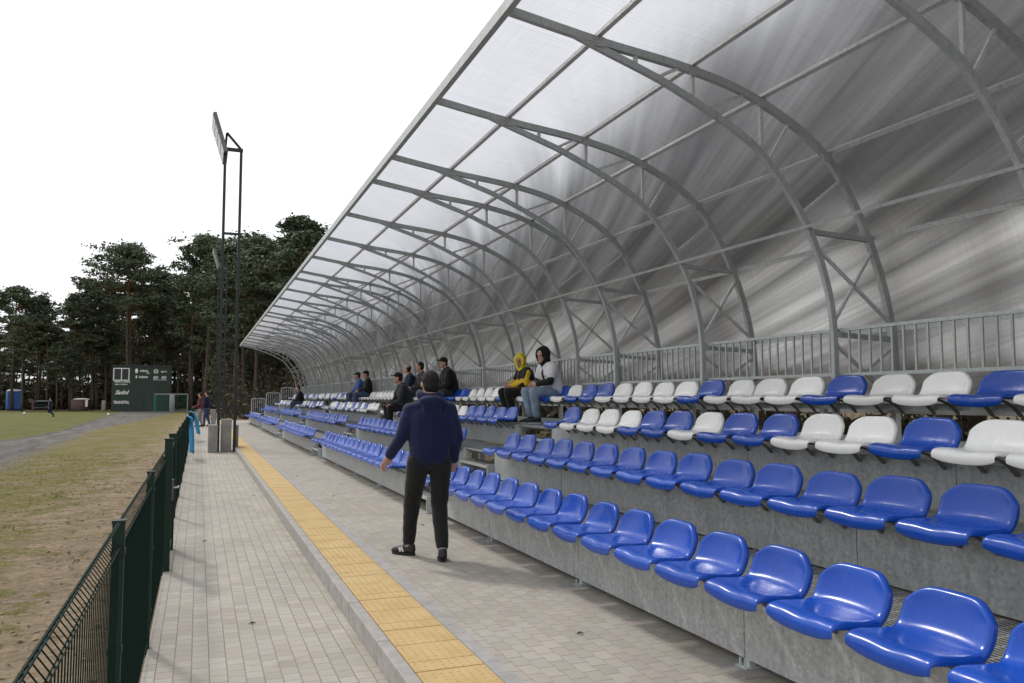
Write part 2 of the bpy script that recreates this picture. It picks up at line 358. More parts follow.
M['twig'] = simple('bare_twigs', (.075, .06, .048), .9, 0, .2, 3, 0, .1)
M['leaf_litter'] = simple('dry_leaf', (.36, .27, .16), .9, 0, .35, 30, 0, .1)
M['lamp_glass'] = simple('floodlight_glass', (.33, .35, .33), .3, .2, .15, 6)
M['rust_steel'] = simple('primer_grey_steel', (.16, .155, .15), .6, .2, .2, 5)

# ------------------------------------------------------------------ ground and paving
bm = bmesh.new()
def gz(x, y):
    z = -.165 - .02 * max(0, min(1, (-x - 1) / 8)) - .15 * max(0, min(1, (y - 20) / 90)) * (1 if x < 0 else max(0, 1 - x / 2))
    if x > 6.4: z = -.25 + .05 * min(1, (x - 6.4) / 30) * 4
    d = min(1, max(0, -.6 - x)) if x < 3 else min(1, max(0, (x - 7) / 2))
    z += (mnoise.noise(Vector((x * .8, y * .8, 0))) * .035 + mnoise.noise(Vector((x * 3.1, y * 3.1, 4))) * .014) * d
    return z
xs = [-260, -160, -100, -60, -40, -28, -20, -15, -12] + [-10 + i * .5 for i in range(12)] + [-4 + i * .12 for i in range(31)] + [-.32] + [-.2, 1, 3, 5, 6.4, 7, 8, 10, 13, 17, 22, 30, 45, 70, 110, 200]
ys = [-60, -20, -8, -3] + [0 + i * .15 for i in range(70)] + [10.5 + i * .5 for i in range(40)] + [31 + i * 2 for i in range(20)] + [75, 85, 95, 105, 115, 125, 140, 170, 230, 330]
V = [[bm.verts.new((x, y, gz(x, y))) for y in ys] for x in xs]
for i in range(len(xs) - 1):
    for j in range(len(ys) - 1): bm.faces.new((V[i][j], V[i+1][j], V[i+1][j+1], V[i][j+1]))
tag(obj('ground', bm, M['ground'], smooth=True), kind='structure')
bm = bmesh.new(); box(bm, -.27, -6, -.30, 1.058, 26, -.13)
v = [bm.verts.new(p) for p in ((-.27,26,-.13),(1.058,26,-.13),(1.058,29,-.004),(-.27,29,-.004),(-.27,57,-.004),(1.058,57,-.004))]
bm.faces.new((v[0], v[1], v[2], v[3])); bm.faces.new((v[3], v[2], v[5], v[4]))
v2 = [bm.verts.new(p) for p in ((-.27,26,-.3),(-.27,29,-.3),(-.27,57,-.3),(1.058,57,-.3))]
bm.faces.new((v[0], v[3], v2[1], v2[0])); bm.faces.new((v[3], v[4], v2[2], v2[1])); bm.faces.new((v[4], v[5], v2[3], v2[2]))
tag(obj('lower_path', bm, M['paver_low']), kind='structure')
bm = bmesh.new(); box(bm, 1.545, -6, -.30, 3.3, 57, 0)
tag(obj('upper_path', bm, M['paver_up']), kind='structure')
bm = bmesh.new(); box(bm, 3.3, -6, -.30, 6.5, 57, -.06)
tag(obj('ground_under_stand', bm, M['concdark']), kind='structure')
bm = bmesh.new()
y = -6.0
while y < 57:                                   # kerb stones, then the flat edging beyond the mast
    if y < 25: box(bm, 1.06, y + .003, -.30, 1.14, y + .997, .004)
    else: box(bm, 1.06, y + .003, -.30, 1.14, y + .997, .002)
    y += 1.0
k_ = obj('kerb', bm, M['kerb']); tag(k_, kind='structure')
bake(k_, ('BEVEL', dict(width=.008, segments=2, limit_method='ANGLE')))
k_.data.polygons.foreach_set('use_smooth', [False] * len(k_.data.polygons))
bm = bmesh.new(); box(bm, 1.141, -6, -.30, 1.544, 57, -.012, 0)
y = 4.38 - .834 * 12
while y < 57:
    for L in (.167, .333, .334):
        a, b = y + .005, y + L - .005
        dz = random.uniform(-.0015, .0015)
        box(bm, 1.144, a, -.02, 1.541, b, .001 + dz, 1)
        if 2.5 < y < 14:
            for i in range(8):
                for j in range(int(L / .048)):
                    cx, cy = 1.168 + i * .05, a + .022 + j * .049
                    r1, r2 = .012, .008
                    q = [bm.verts.new((cx + r1 * math.cos(t * PI / 3), cy + r1 * math.sin(t * PI / 3), .0005 + dz)) for t in range(6)]
                    p = [bm.verts.new((cx + r2 * math.cos(t * PI / 3), cy + r2 * math.sin(t * PI / 3), .0035 + dz)) for t in range(6)]
                    for t in range(6): bm.faces.new((q[t], q[(t+1) % 6], p[(t+1) % 6], p[t])).material_index = 1
                    bm.faces.new(p).material_index = 1
        y += L
tag(obj('tactile_paving_strip', bm, [M['concdark'], M['tile']]), kind='structure')
bm = bmesh.new(); y = -6.0                       # row of darker edge pavers beside the yellow strip
while y < 57:
    box(bm, 1.546, y + .002, -.05, 1.642, y + .198, .003); y += .2
tag(obj('paver_edging', bm, simple('blue_grey_paver', (.35, .34, .335), .9, 0, .15, 6, .4, .2, True)), kind='structure')

# ------------------------------------------------------------------ grandstand
RX = [2.55, 3.38, 4.22, 5.05]; RZ = [.462, .806, 1.128, 1.462]; DZ = [0, .42, .76, 1.09]
FX = [r + .33 for r in RX]
PER = 10.2; A0 = 10.15; AW = 1.25
AISLES = [(A0 + PER * k, A0 + AW + PER * k) for k in range(-1, 4)]
FR = []
y = A0 - 5 * 2.1 + .0
for k in range(-1, 4):
    a, b = AISLES[k + 1]
    FR += [a, b]
    for j in (1, 2, 3): FR.append(b + (PER - AW) / 4 * j)
FR.append(A0 + PER * 4); FR = sorted(FR)
FR = [-.55, 1.65, 3.80, 5.90, 8.02] + [f for f in FR if f > 9]
YEND = FR[-1]; YST = FR[0]
gs = empty('grandstand', (4, 20, 0)); tag(gs, 'stepped grandstand terrace of grey galvanised steel panels under the canopy', 'grandstand')
def gpart(name, bm, m, parent=gs, smooth=False):
    for v_ in bm.verts: v_.co -= Vector((4, 20, 0))
    return obj(name, bm, m, parent, smooth)
def in_aisle(y0, y1):
    m_ = (y0 + y1) / 2
    return any(a - .05 < m_ < b + .05 for a, b in AISLES[1:])
for r in range(3):
    z0 = DZ[r] + (.05 if r == 0 else .012); z1 = DZ[r+1] - .004
    for y0, y1 in zip(FR, FR[1:]):
        if in_aisle(y0, y1): continue
        bm = bmesh.new(); x = FX[r]
        box(bm, x, y0 + .003, z0, x + .004, y1 - .003, z1)
        box(bm, x + .004, y0 + .003, z1 - .05, x + .045, y1 - .003, z1 - .003)
        box(bm, x + .004, y0 + .003, z0, x + .03, y1 - .003, z0 + .003)
        for yy in (y0 + .04, y1 - .04, (y0 + y1) / 2):                                   # bolt heads
            tube(bm, [(x - .008, yy, z1 - .03), (x + .001, yy, z1 - .03)], .009, 6)
        gpart('fascia_panel', bm, M['fascia'])
    bm = bmesh.new(); box(bm, FX[r] + .046, YST, z1 - .025, FX[r+1] - .002, YEND, z1 + .004)
    gpart('deck_grating', bm, M['grate'])
    bm = bmesh.new(); box(bm, FX[r] - .004, YST, z1 + .0005, FX[r] + .044, YEND, z1 + .006)
    gpart('deck_edge', bm, M['steel'])
bm = bmesh.new(); box(bm, FX[3], YST, 1.094, FX[3] + .05, YEND, 1.17); gpart('toe_board', bm, M['steel'])
bm = bmesh.new(); box(bm, FX[3] - .01, YST, 1.40, FX[3] + .05, YEND, 1.455); gpart('seat_beam', bm, M['steel'])
for a, b in AISLES:
    if b < 3: continue
    for r in range(3):
        zm = (DZ[r] + DZ[r+1]) / 2; x = FX[r]
        s = empty('aisle_step', (x - 4, (a + b) / 2 - 20, zm), 0, gs)
        hw = (b - a) / 2 - .05
        bm = bmesh.new(); box(bm, -.07, -hw, -.025, .20, hw, 0); obj('tread', bm, M['grate'], s)
        bm = bmesh.new(); box(bm, -.10, -hw, -.03, -.071, hw, .004); obj('nosing', bm, M['alu'], s)
        for sy in (-1, 1):
            bm = bmesh.new(); box(bm, -.095, sy * (hw + .015) - .012, -(zm - DZ[r]) + .01, .12, sy * (hw + .015) + .012, .02); obj('side_plate', bm, M['steel'], s)
for y in FR:                                      # feet and raked underframes
    bm = bmesh.new()
    box(bm, FX[0] + .012, y - .025, -.01, FX[0] + .06, y + .025, .40)
    box(bm, FX[0] - .03, y - .05, .0005, FX[0] + .09, y + .05, .008)
    tube(bm, [(FX[0] - .005, y + .032, .0), (FX[0] - .005, y + .032, .045)], .008, 6)
    for r in (1, 2, 3): box(bm, FX[r] + .012, y - .025, -.06, FX[r] + .06, y + .025, DZ[min(r + 1, 3)] - .03 if r < 3 else 1.40)
    for r in range(3): beam(bm, (FX[r] + .03, y, DZ[r+1] - .05), (FX[r+1] + .03, y, DZ[r+1] - .05), .04, .05)
    beam(bm, (FX[0] + .03, y + .03, .1), (FX[3] + .03, y + .03, 1.0), .03, .04)
    gpart('support_frame', bm, M['steel'])
for y in FR:                                       # concrete pads under the front feet
    bm = bmesh.new(); box(bm, FX[0] - .13, y - .17, -.1, FX[0] + .16, y + .17, .0035); gpart('footing_pad', bm, M['conc'])

# ------------------------------------------------------------------ canopy
INN = [(2.78, 4.585), (3.10, 4.475), (3.5, 4.35), (3.81, 4.24), (4.43, 3.96), (4.83, 3.69), (5.26, 3.14), (5.48, 2.61), (5.56, 2.14), (5.56, 1.5), (5.56, .0)]
OUT = [(2.26, 4.655), (3.09, 4.53), (4.03, 4.42), (4.77, 4.23), (5.52, 3.80), (6.02, 3.03), (6.28, 2.17), (6.30, 1.35)]
oi_ = spline([(p[0], 0, p[1]) for p in OUT], 5); ii_ = spline([(p[0], 0, p[1]) for p in INN[:-1]], 4)
can = empty('canopy', (5.5, 20, 0)); tag(can, 'long curved canopy of galvanised steel arches and smoky translucent sheets over the grandstand', 'canopy')
def node(z=None, x=None, c=oi_):
    best = min(c, key=lambda p: abs(p.z - z) if z is not None else abs(p.x - x)); return (best.x, best.z)
WEB_V = [(3.45, 'x'), (4.03, 'x'), (4.77, 'x')]
def ix(c, x):                                      # z on a curve at x
    for a, b in zip(c, c[1:]):
        if min(a.x, b.x) <= x <= max(a.x, b.x) and a.x != b.x: return a.z + (b.z - a.z) * (x - a.x) / (b.x - a.x)
def iz(c, z):
    for a, b in zip(c, c[1:]):
        if min(a.z, b.z) <= z <= max(a.z, b.z) and a.z != b.z: return a.x + (b.x - a.x) * (z - a.z) / (b.z - a.z)
chord_o = chord_i = None
frames = []
def make_frame():
    f = empty('arch_frame', (0, 0, 0), 0, can)
    bm = bmesh.new(); polybeam(bm, oi_ + [Vector((6.30, 0, -.2))], .052, .066, (0, 1, 0)); obj('outer_chord', bm, M['steel'], f)
    bm = bmesh.new(); polybeam(bm, ii_ + [Vector((5.56, 0, -.06))], .044, .056, (0, 1, 0)); obj('inner_chord', bm, M['steel'], f)
    def web(a, b, w_=.032, m='steel_light'):
        bm = bmesh.new(); beam(bm, (a[0], 0, a[1]), (b[0], 0, b[1]), w_, w_, (0, 1, 0)); obj('web_bar', bm, M[m], f)
    for x in (3.45, 4.03, 4.77): web((x, ix(oi_, x)), (x, ix(ii_, x)))
    web((3.92, ix(oi_, 3.92)), (3.66, ix(ii_, 3.66)), .028); web((4.62, ix(oi_, 4.62)), (4.15, ix(ii_, 4.15)), .028)
    web((5.1, ix(oi_, 5.1)), (4.84, ix(ii_, 4.84)), .028); web((5.70, ix(oi_, 5.70)), (iz(ii_, 3.22), 3.22), .028)
    for z in (3.06, 2.10): web((iz(oi_, z - .03), z - .03), (iz(ii_, z), z), .045, 'steel')
    web((iz(oi_, 2.93), 2.93), (iz(ii_, 2.20), 2.20), .028); web((iz(ii_, 2.92), 2.92), (iz(oi_, 2.22), 2.22), .028)
    web((iz(oi_, 2.0), 2.0), (iz(ii_, 1.55), 1.50), .028); web((iz(ii_, 2.02), 2.02), (iz(oi_, 1.45), 1.45), .028)
    for x, z in ((3.09, ix(oi_, 3.09)), (4.03, ix(oi_, 4.03)), (4.77, ix(oi_, 4.77)), (5.52, ix(oi_, 5.52))):
        bm = bmesh.new(); box(bm, x - .05, -.034, z - .055, x + .05, -.0265, z + .03)
        obj('gusset_plate', bm, M['steel'], f)
    return f
fr0 = make_frame()
for i, y in enumerate(FR):
    f = fr0 if i == 0 else copy_tree(fr0, can)
    f.location = (-5.5, y - 20, 0)
def cpart(name, bm, m, smooth=False):
    for v_ in bm.verts: v_.co -= Vector((5.5, 20, 0))
    return obj(name, bm, m, can, smooth)
def onrm(i):                                        # outward normal on the outer curve
    a, b = oi_[max(i-1, 0)], oi_[min(i+1, len(oi_)-1)]; t = (b - a).normalized(); return Vector((-t.z, 0, t.x)) * -1 if t.x < 0 else Vector((-t.z, 0, t.x))
for i in (5, 10, 15, 20, 25, 30):
    n = onrm(i); p = oi_[i] + n * .062
    if n.z < 0 and n.x < 0: n = -n
    bm = bmesh.new(); beam(bm, (p.x, YST - .4, p.z), (p.x, YEND + .35, p.z), .042, .042, n); cpart('purlin', bm, M['steel_light'])
bm = bmesh.new(); x = iz(ii_, 3.10); beam(bm, (x - .03, YST - .1, 3.10), (x - .03, YEND + .1, 3.10), .028, .030, (1, 0, .4)); cpart('inner_rail', bm, M['steel'])
bm = bmesh.new(); p = oi_[0]; box(bm, p.x - .03, YST - .45, p.z - .03, p.x + .025, YEND + .4, p.z + .07); cpart('edge_channel', bm, M['steel'])
prof = []; L = 0; last = None
for i, p in enumerate(oi_):
    q = p + onrm(i) * .094
    if last is not None: L += (q - last).length
    prof.append((q, L)); last = q
for y0, y1 in zip([YST - .42] + FR[1:-1], FR[1:-1] + [YEND + .38]):
    bm = bmesh.new(); uvl = bm.loops.layers.uv.new('sheet'); n = max(2, int((y1 - y0) / .35))
    ph = random.random() * 9
    G = []
    for j in range(n + 1):
        yy = y0 + (y1 - y0) * j / n
        G.append([(bm.verts.new(q + Vector((0, yy, 0)) + (onrm(i) * (.004 * math.sin(l * 5 + yy * 2.5 + ph)) if 0 < j < n else Vector()) ), (l, yy)) for i, (q, l) in enumerate(prof)])
    for j in range(n):
        for i in range(len(prof) - 1):
            c = (G[j][i], G[j+1][i], G[j+1][i+1], G[j][i+1]); f = bm.faces.new([t[0] for t in c])
            for lp, t in zip(f.loops, c): lp[uvl].uv = t[1]
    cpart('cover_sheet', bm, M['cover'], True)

# ------------------------------------------------------------------ guard rail behind the top row
gr = empty('guard_rail', (5.625, 20, 1.7)); tag(gr, 'low grey barred guard rail running behind the top seat row', 'guard rail')
for y0, y1 in zip(FR, FR[1:]):
    bm = bmesh.new()
    for z in (1.72, 2.14): beam(bm, (0, y0 + .01 - 20, z - 1.7), (0, y1 - .01 - 20, z - 1.7), .035, .03)
    n = int((y1 - y0) / .12)
    for j in range(1, n): 
        yy = y0 + (y1 - y0) * j / n - 20; beam(bm, (0, yy, .035), (0, yy, .425), .018, .018, (1, 0, 0))
    obj('rail_panel', bm, M['steel'], gr)

# ------------------------------------------------------------------ seats
def seat_mesh():
    P = [(.014, -.026), (.002, .008), (.006, .042), (.03, .058), (.08, .062), (.15, .054), (.22, .049), (.28, .055), (.320, .080), (.341, .114), (.354, .154), (.364, .198), (.372, .242)]
    L = [0]
    for a, b in zip(P, P[1:]): L.append(L[-1] + math.dist(a, b))
    T = L[-1]
    def at(s):
        s = max(0, min(T, s))
        for i in range(len(P) - 1):
            if s <= L[i+1] + 1e-9:
                t = (s - L[i]) / (L[i+1] - L[i]); return P[i][0] + (P[i+1][0] - P[i][0]) * t, P[i][1] + (P[i+1][1] - P[i][1]) * t
    bm = bmesh.new(); NU, NV = 14, 20; G = []
    for iv in range(NV + 1):
        row = []
        for iu in range(NU + 1):
            u = -1 + 2 * iu / NU; s = T * iv / NV
            s = s * (1 - .135 * abs(u) ** 6.0)                         # rounded top corners
            if s < T * .25: s += .02 * abs(u) ** 4
            d, z = at(s); fr = s / T
            wv = .214 + .006 * math.sin(PI * fr) - (.030 * max(0, fr - .86) / .14) - .006 * max(0, .2 - fr) / .2
            k = max(0, (fr - .5) / .5)
            if fr < .6: z += .012 * abs(u) ** 3 * (1 - k) - .004 * math.cos(u * PI * 2) * max(0, 1 - abs(fr - .2) * 4)
            d -= .030 * abs(u) ** 2.5 * min(1, k * 2)
            row.append(bm.verts.new((d, u * wv, z)))
        G.append(row)
    for a in range(NV):
        for b in range(NU): bm.faces.new((G[a][b], G[a+1][b], G[a+1][b+1], G[a][b+1]))
    # flange turned down / back around sides and top
    def fl(loop, dirs, L2):
        new = []; nl = len(loop)
        for q_, (v_, dd) in enumerate(zip(loop, dirs)): new.append(bm.verts.new(v_.co + Vector(dd) * L2 * min(1, (min(q_, nl - 1 - q_) + .15) / 5)))
        for i in range(len(loop) - 1): bm.faces.new((loop[i], loop[i+1], new[i+1], new[i]))
    ring = [G[i][0] for i in range(NV + 1)] + G[NV][1:] + [G[i][NU] for i in range(NV - 1, -1, -1)]
    dirs = []
    for v_ in ring:
        z = v_.co.z; t = max(0, min(1, (z - .07) / .06))
        dd = Vector((t, .12 * (1 if v_.co.y > 0 else -1), -(1 - t) - .05)); dirs.append(dd.normalized())
    fl(ring, dirs, .036)
    bmesh.ops.recalc_face_normals(bm, faces=bm.faces)
    return bm
seat_src = obj('seat_shell', seat_mesh(), M['blue'])
bake(seat_src, ('SOLIDIFY', dict(thickness=.004, offset=-1)), ('SUBSURF', dict(levels=1, render_levels=1)))
seat_me_b = seat_src.data; seat_me_w = seat_me_b.copy(); seat_me_w.materials[0] = M['white']
bpy.data.objects.remove(seat_src)
bm = bmesh.new(); polybeam(bm, spline([(.05, 0, .035), (.16, 0, .015), (.26, 0, -.03), (.325, 0, -.09)], 3), .03, .012, (0, 1, 0)); beam(bm, (.03, 0, .040), (.33, 0, .034), .03, .010)
tube(bm, [(.15, 0, .03), (.15, 0, .056)], .007, 6); br_o = obj('bracket', bm, M['rust_steel']); br_me = br_o.data; bpy.data.objects.remove(br_o)
bm = bmesh.new(); tube(bm, [(0, 0, -.02), (0, 0, .0)], .014, 6); foot_o = obj('fixing_foot', bm, M['rubber']); foot_me = foot_o.data; bpy.data.objects.remove(foot_o)
ORD = ['first', 'second', 'third', 'fourth', 'fifth', 'sixth', 'seventh', 'eighth', 'ninth', 'tenth', 'eleventh', 'twelfth', 'thirteenth', 'fourteenth', 'fifteenth', 'sixteenth', 'seventeenth', 'eighteenth', 'nineteenth', 'twentieth']
ROWN = ['front row', 'second row', 'third row', 'top row']
BLK = ['nearest block', 'second block', 'third block', 'fourth block', 'fifth block']
def add_seat(row, y, white, label):
    s = empty('stadium_seat', (RX[row], y, RZ[row]), 0)
    s.rotation_euler = (random.gauss(0, .008), random.gauss(0, .018), random.gauss(0, .018))
    tag(s, label, 'seat', 'plastic seats in rows on the grandstand')
    sh = bpy.data.objects.new('seat_shell', seat_me_w if white else seat_me_b); link(sh, s)
    for sy in (-.11, .11):
        b = bpy.data.objects.new('bracket', br_me); link(b, s); b.location = (0, sy, 0)
    return s
def far_seats(name, items):
    """seats beyond the three hundred largest: one mass"""
    bmx = {0: bmesh.new()}
    me = bpy.data.meshes.new('seat_mass'); verts = []; faces = []; mi = []
    src = {False: seat_me_b, True: seat_me_w}
    for row, y, wh in items:
        m_ = src[wh]; o_ = len(verts)
        verts += [(v.co.x + RX[row], v.co.y + y, v.co.z + RZ[row]) for v in m_.vertices]
        faces += [[o_ + i for i in p.vertices] for p in m_.polygons]; mi += [1 if wh else 0] * len(m_.polygons)
    me.from_pydata(verts, [], faces); me.materials.append(M['blue']); me.materials.append(M['white'])
    me.polygons.foreach_set('material_index', mi); me.polygons.foreach_set('use_smooth', [True] * len(faces))
    return link(bpy.data.objects.new(name, me))
R3N = 'BWWWBBWBBWWBWWBWBW'; R4 = 'WBBWWWWBWWWBWWBWWBWWBWW'   # patterns read from the photograph, far to near
R3B = 'BBBBBWWBWBWWBWBWW'                                       # third row of the second block, near to far
mass = []
for row in range(3):
    for b in range(5):                       # b = 0 nearest block
        yfar = A0 + PER * b - .44            # far end of the block
        for i in range(17 if b else 16):
            y = yfar - .22 - .5 * i
            if b == 4: i2 = i
            if row < 2: wh = False
            elif b == 0: wh = R3N[i] == 'W'
            elif b == 1: wh = R3B[16 - i] == 'W'
            else: wh = random.random() < .5
            col = 'white' if wh else 'blue'
            if b == 4 or (b == 3 and row > 9): mass.append((row, y, wh)); continue
            if b == 0: lab = '%s seat, %s, %s, %s from its far aisle end' % (col, ROWN[row], BLK[b], ORD[i])
            else: lab = '%s seat, %s, %s, %s from its near aisle end' % (col, ROWN[row], BLK[b], ORD[16 - i])
            add_seat(row, y, wh, lab)
y0 = 11.38                                   # top row, continuous
for i in range(19):
    wh = R4[i] == 'W'; y = y0 - .25 - .505 * i
    add_seat(3, y, wh, '%s seat, top row, %s to the right of the person in ripped jeans' % ('white' if wh else 'blue', ORD[i] if i < 20 else 'last'))
n = 0; y = 11.55
while y < YEND - .3:
    wh = random.random() < .68
    if n == 0: wh = False
    if n < 56: 
        lab = '%s seat, top row of %s, near %s' % ('white' if wh else 'blue', BLK[1 + min(3, int((y - A0) // PER))], ORD[int(((y - A0) % PER) / .51)] + ' place from the aisle')
        add_seat(3, y, wh, lab)
    else: mass.append((3, y, wh))
    y += .505; n += 1
tag(far_seats('far_seats', mass), 'mass of small blue and white seats in the farthest block', 'seats', None, 'stuff')

# ------------------------------------------------------------------ stepped end railings
for r, (xa, xb, z) in enumerate(((2.98, 3.76, .42), (3.84, 4.62, .76), (4.70, 5.46, 1.09))):
    e = empty('end_railing', (xa, YEND + .05, z)); hgt = 1.05
    tag(e, ['lowest stepped grey end railing beside the front row', 'middle stepped grey end railing beside the second row', 'topmost stepped grey end railing by the canopy foot'][r], 'railing', 'stepped railings at the far end')
    wd = xb - xa
    bm = bmesh.new(); tube(bm, spline([(0, 0, -.3), (0, 0, hgt - .15), (.03, 0, hgt - .03), (.15, 0, hgt), (wd - .15, 0, hgt), (wd - .03, 0, hgt - .03), (wd, 0, hgt - .15), (wd, 0, -.3)], 3), .024, 6); obj('hoop', bm, M['steel_light'], e)
    bm = bmesh.new(); beam(bm, (0, 0, .12), (wd, 0, .12), .03, .03); obj('lower_rail', bm, M['steel_light'], e)
    for j in range(1, 7):
        bm = bmesh.new(); beam(bm, (wd * j / 7, 0, .12), (wd * j / 7, 0, hgt), .018, .018, (1, 0, 0)); obj('bar', bm, M['steel_light'], e)

# ------------------------------------------------------------------ fence
def fence_panel(y0, y1, zb=-.10, zt=.93):
    bm = bmesh.new(); n = int(round((y1 - y0) / .05)); r = .0028
    for i in range(n + 1):
        y = y0 + (y1 - y0) * i / n
        polybeam(bm, [(0, y, zb), (0, y, .05), (0, y, zt - .01), (-.035, y, zt + .04), (-.002, y, zt + .085)], .0034, .0034, (0, 1, 0))
    for z in (zb + .03, zt - .01):
        for dx in (-.004, .004): beam(bm, (dx, y0 - .01, z), (dx, y1 + .01, z), .0035, .0035)
    for dx in (-.004, .004): beam(bm, (dx - .006, y0 - .01, zt + .078), (dx - .006, y1 + .01, zt + .078), .0045, .0045)
    return bm
fen = empty('mesh_fence', (-.275, 20, 0)); tag(fen, 'dark green welded mesh fence with folded top beside the lower path', 'fence')
posts = [-1.3, 1.2, 3.57, 5.85, 8.35, 9.5, 12.0] + [12 + 2.5 * i for i in range(1, 18)]
def fpart(nm, bm, m, p=fen):
    for v_ in bm.verts: v_.co.y -= 20
    return obj(nm, bm, m, p)
for i, y in enumerate(posts):
    if i in (4, 5): continue
    bm = bmesh.new(); box(bm, -.03, y - .022, -.3, .014, y + .022, 1.005)
    box(bm, -.033, y - .025, 1.005, .017, y + .025, 1.017)
    p = fpart('post', bm, M['green_post'])
    for z in (.1, .5, .88):
        bm = bmesh.new(); box(bm, -.034, y - .03, z, .018, y + .03, z + .022)
        cl = fpart('clamp', bm, M['green_post'], fen); cl.parent = p
for i, (a, b) in enumerate(zip(posts, posts[1:])):
    if i == 4: continue
    fpart('mesh_panel', fence_panel(a + .02, b - .02), M['green_wire'])
gt = empty('fence_gate', (-.255, 8.35, 0)); tag(gt, 'dark green mesh gate with lock plate set in the fence', 'gate')
for y in (0.0, 1.15):
    bm = bmesh.new(); box(bm, -.035, y - .035, -.3, .035, y + .035, 1.10); box(bm, -.04, y - .04, 1.10, .04, y + .04, 1.115); obj('post', bm, M['green_post'], gt)
bm = bmesh.new()
for z in (-.04, .98): box(bm, -.02, .06, z, .02, 1.09, z + .04)
for y in (.05, 1.06): box(bm, -.0205, y, -.04, .0205, y + .04, 1.02)
lf = obj('gate_leaf', bm, M['green_post'], gt)
bm = bmesh.new()
for i in range(21): beam(bm, (0, .09 + .048 * i, 0), (0, .09 + .048 * i, .98), .005, .005, (1, 0, 0))
for z in (.2, .4, .6, .8): beam(bm, (0, .08, z), (0, 1.07, z), .006, .006)
obj('infill', bm, M['green_wire'], lf)
bm = bmesh.new(); box(bm, .022, .05, .52, .05, .12, .72); obj('lock_box', bm, M['rust_steel'], gt)
bm = bmesh.new(); tube(bm, [(.05, .085, .64), (.085, .085, .64), (.09, .11, .64), (.09, .20, .64)], .009, 6); obj('handle', bm, M['alu'], gt)
def drape(name, yc, wd, ht, out_, label):
    bm = bmesh.new(); N, K = 14, 14; G = []
    for i in range(N + 1):
        u = i / N
        row = []
        for j in range(K + 1):
            t = j / K
            fold = .05 * math.sin(u * 11 + 1) * min(1, t * 2) + .03 * math.sin(u * 23)
            if t < .15: x = -.33 + .05 * t / .15; z = .80 + .25 * t / .15
            else: x = -.21 + out_ * ((t - .15) / .85) ** .7 + fold; z = 1.04 - ht * (t - .15) / .85 * (1 - .15 * u)
            yy = yc + (u - .5) * wd * (1 - .25 * t)
            row.append(bm.verts.new((x, yy - yc, z)))
        G.append(row)
    for i in range(N):
        for j in range(K): bm.faces.new((G[i][j], G[i+1][j], G[i+1][j+1], G[i][j+1]))
    o = obj(name, bm, M['cyan_cloth'], smooth=True); o.location = (0, yc, 0)
    bake(o, ('SOLIDIFY', dict(thickness=.006))); tag(o, label, 'cloth', 'blue cloths hung over the fence'); return o
drape('blue_cloth', 23.2, 1.5, 1.0, .05, 'nearer bright blue cloth hanging flat down the fence to the paving')
drape('blue_cloth', 30.5, 1.5, .80, .20, 'farther bright blue cloth bulging from the fence beside two standing people')

# ------------------------------------------------------------------ floodlight masts and their blocks
def mast(name, x, y, zb, H, label, panel=True):
    t = empty(name, (x, y, zb)); tag(t, label, 'floodlight mast', 'floodlight masts on the lower path')
    xs_ = (-.235, .235)
    for s in xs_:
        bm = bmesh.new(); beam(bm, (s, 0, 0), (s, 0, H - .05), .082, .082, (0, 1, 0)); obj('leg', bm, M['black_steel'], t)
    for z in [1.35, 3.4, 6.7]:
        bm = bmesh.new(); beam(bm, (xs_[0], 0, z), (xs_[1], 0, z), .07, .07); obj('crossbar', bm, M['black_steel'], t)
    bm = bmesh.new(); beam(bm, (-.28, 0, H), (.29, 0, H), .09, .10); beam(bm, (.26, 0, H), (-.20, 0, H + .52), .06, .07); beam(bm, (-.235, 0, H), (-.20, 0, H + .50), .06, .07)
    obj('head_bracket', bm, M['black_steel'], t)
    # tilted lamp panel: long board seen almost edge on, leaning out over the pitch
    pn = empty('lamp_panel', (-.34, .5, H + .46), 0, t); pn.rotation_euler = (0, rad(-17), rad(0))
    bm = bmesh.new(); box(bm, -.10, -.8, -.62, 0, .8, .62)
    obj('housing', bm, M['rust_steel'], pn)
    for i in range(3):
        for j in range(4):
            bm = bmesh.new(); y_ = -.76 + i * .52; z_ = -.60 + j * .305; box(bm, -.13, y_, z_, -.101, y_ + .47, z_ + .27); obj('lamp', bm, M['lamp_glass'], pn)
    return t
def block(x, y, z, w_, d, h, label):
    bm = bmesh.new(); box(bm, -w_/2, -d/2, 0, w_/2, d/2, h)
    o = obj('concrete_block', bm, M['conc']); o.location = (x, y, z); bake(o, ('BEVEL', dict(width=.015, segments=2)))
    o.data.polygons.foreach_set('use_smooth', [False] * len(o.data.polygons))
    tag(o, label, 'concrete block', 'concrete blocks at the mast feet'); return o
mast('floodlight_mast', .80, 25.95, -.13, 9.35, 'tall black two-legged floodlight mast nearest the camera, on the lower path')
mast('floodlight_mast', 1.2, 53.0, -.0, 9.8, 'farther floodlight mast seen partly behind the nearest one')
block(.42, 26.0, -.13, .27, .6, .82, 'squat concrete block left of the near mast legs')
block(.80, 26.2, -.13, .30, .5, .98, 'concrete block standing between the near mast legs')
block(1.09, 26.35, -.13, .14, .5, .80, 'narrow concrete block right of the near mast legs')
block(.78, 48.5, .0, .26, .5, .85, 'pale far concrete block beside the standing people')

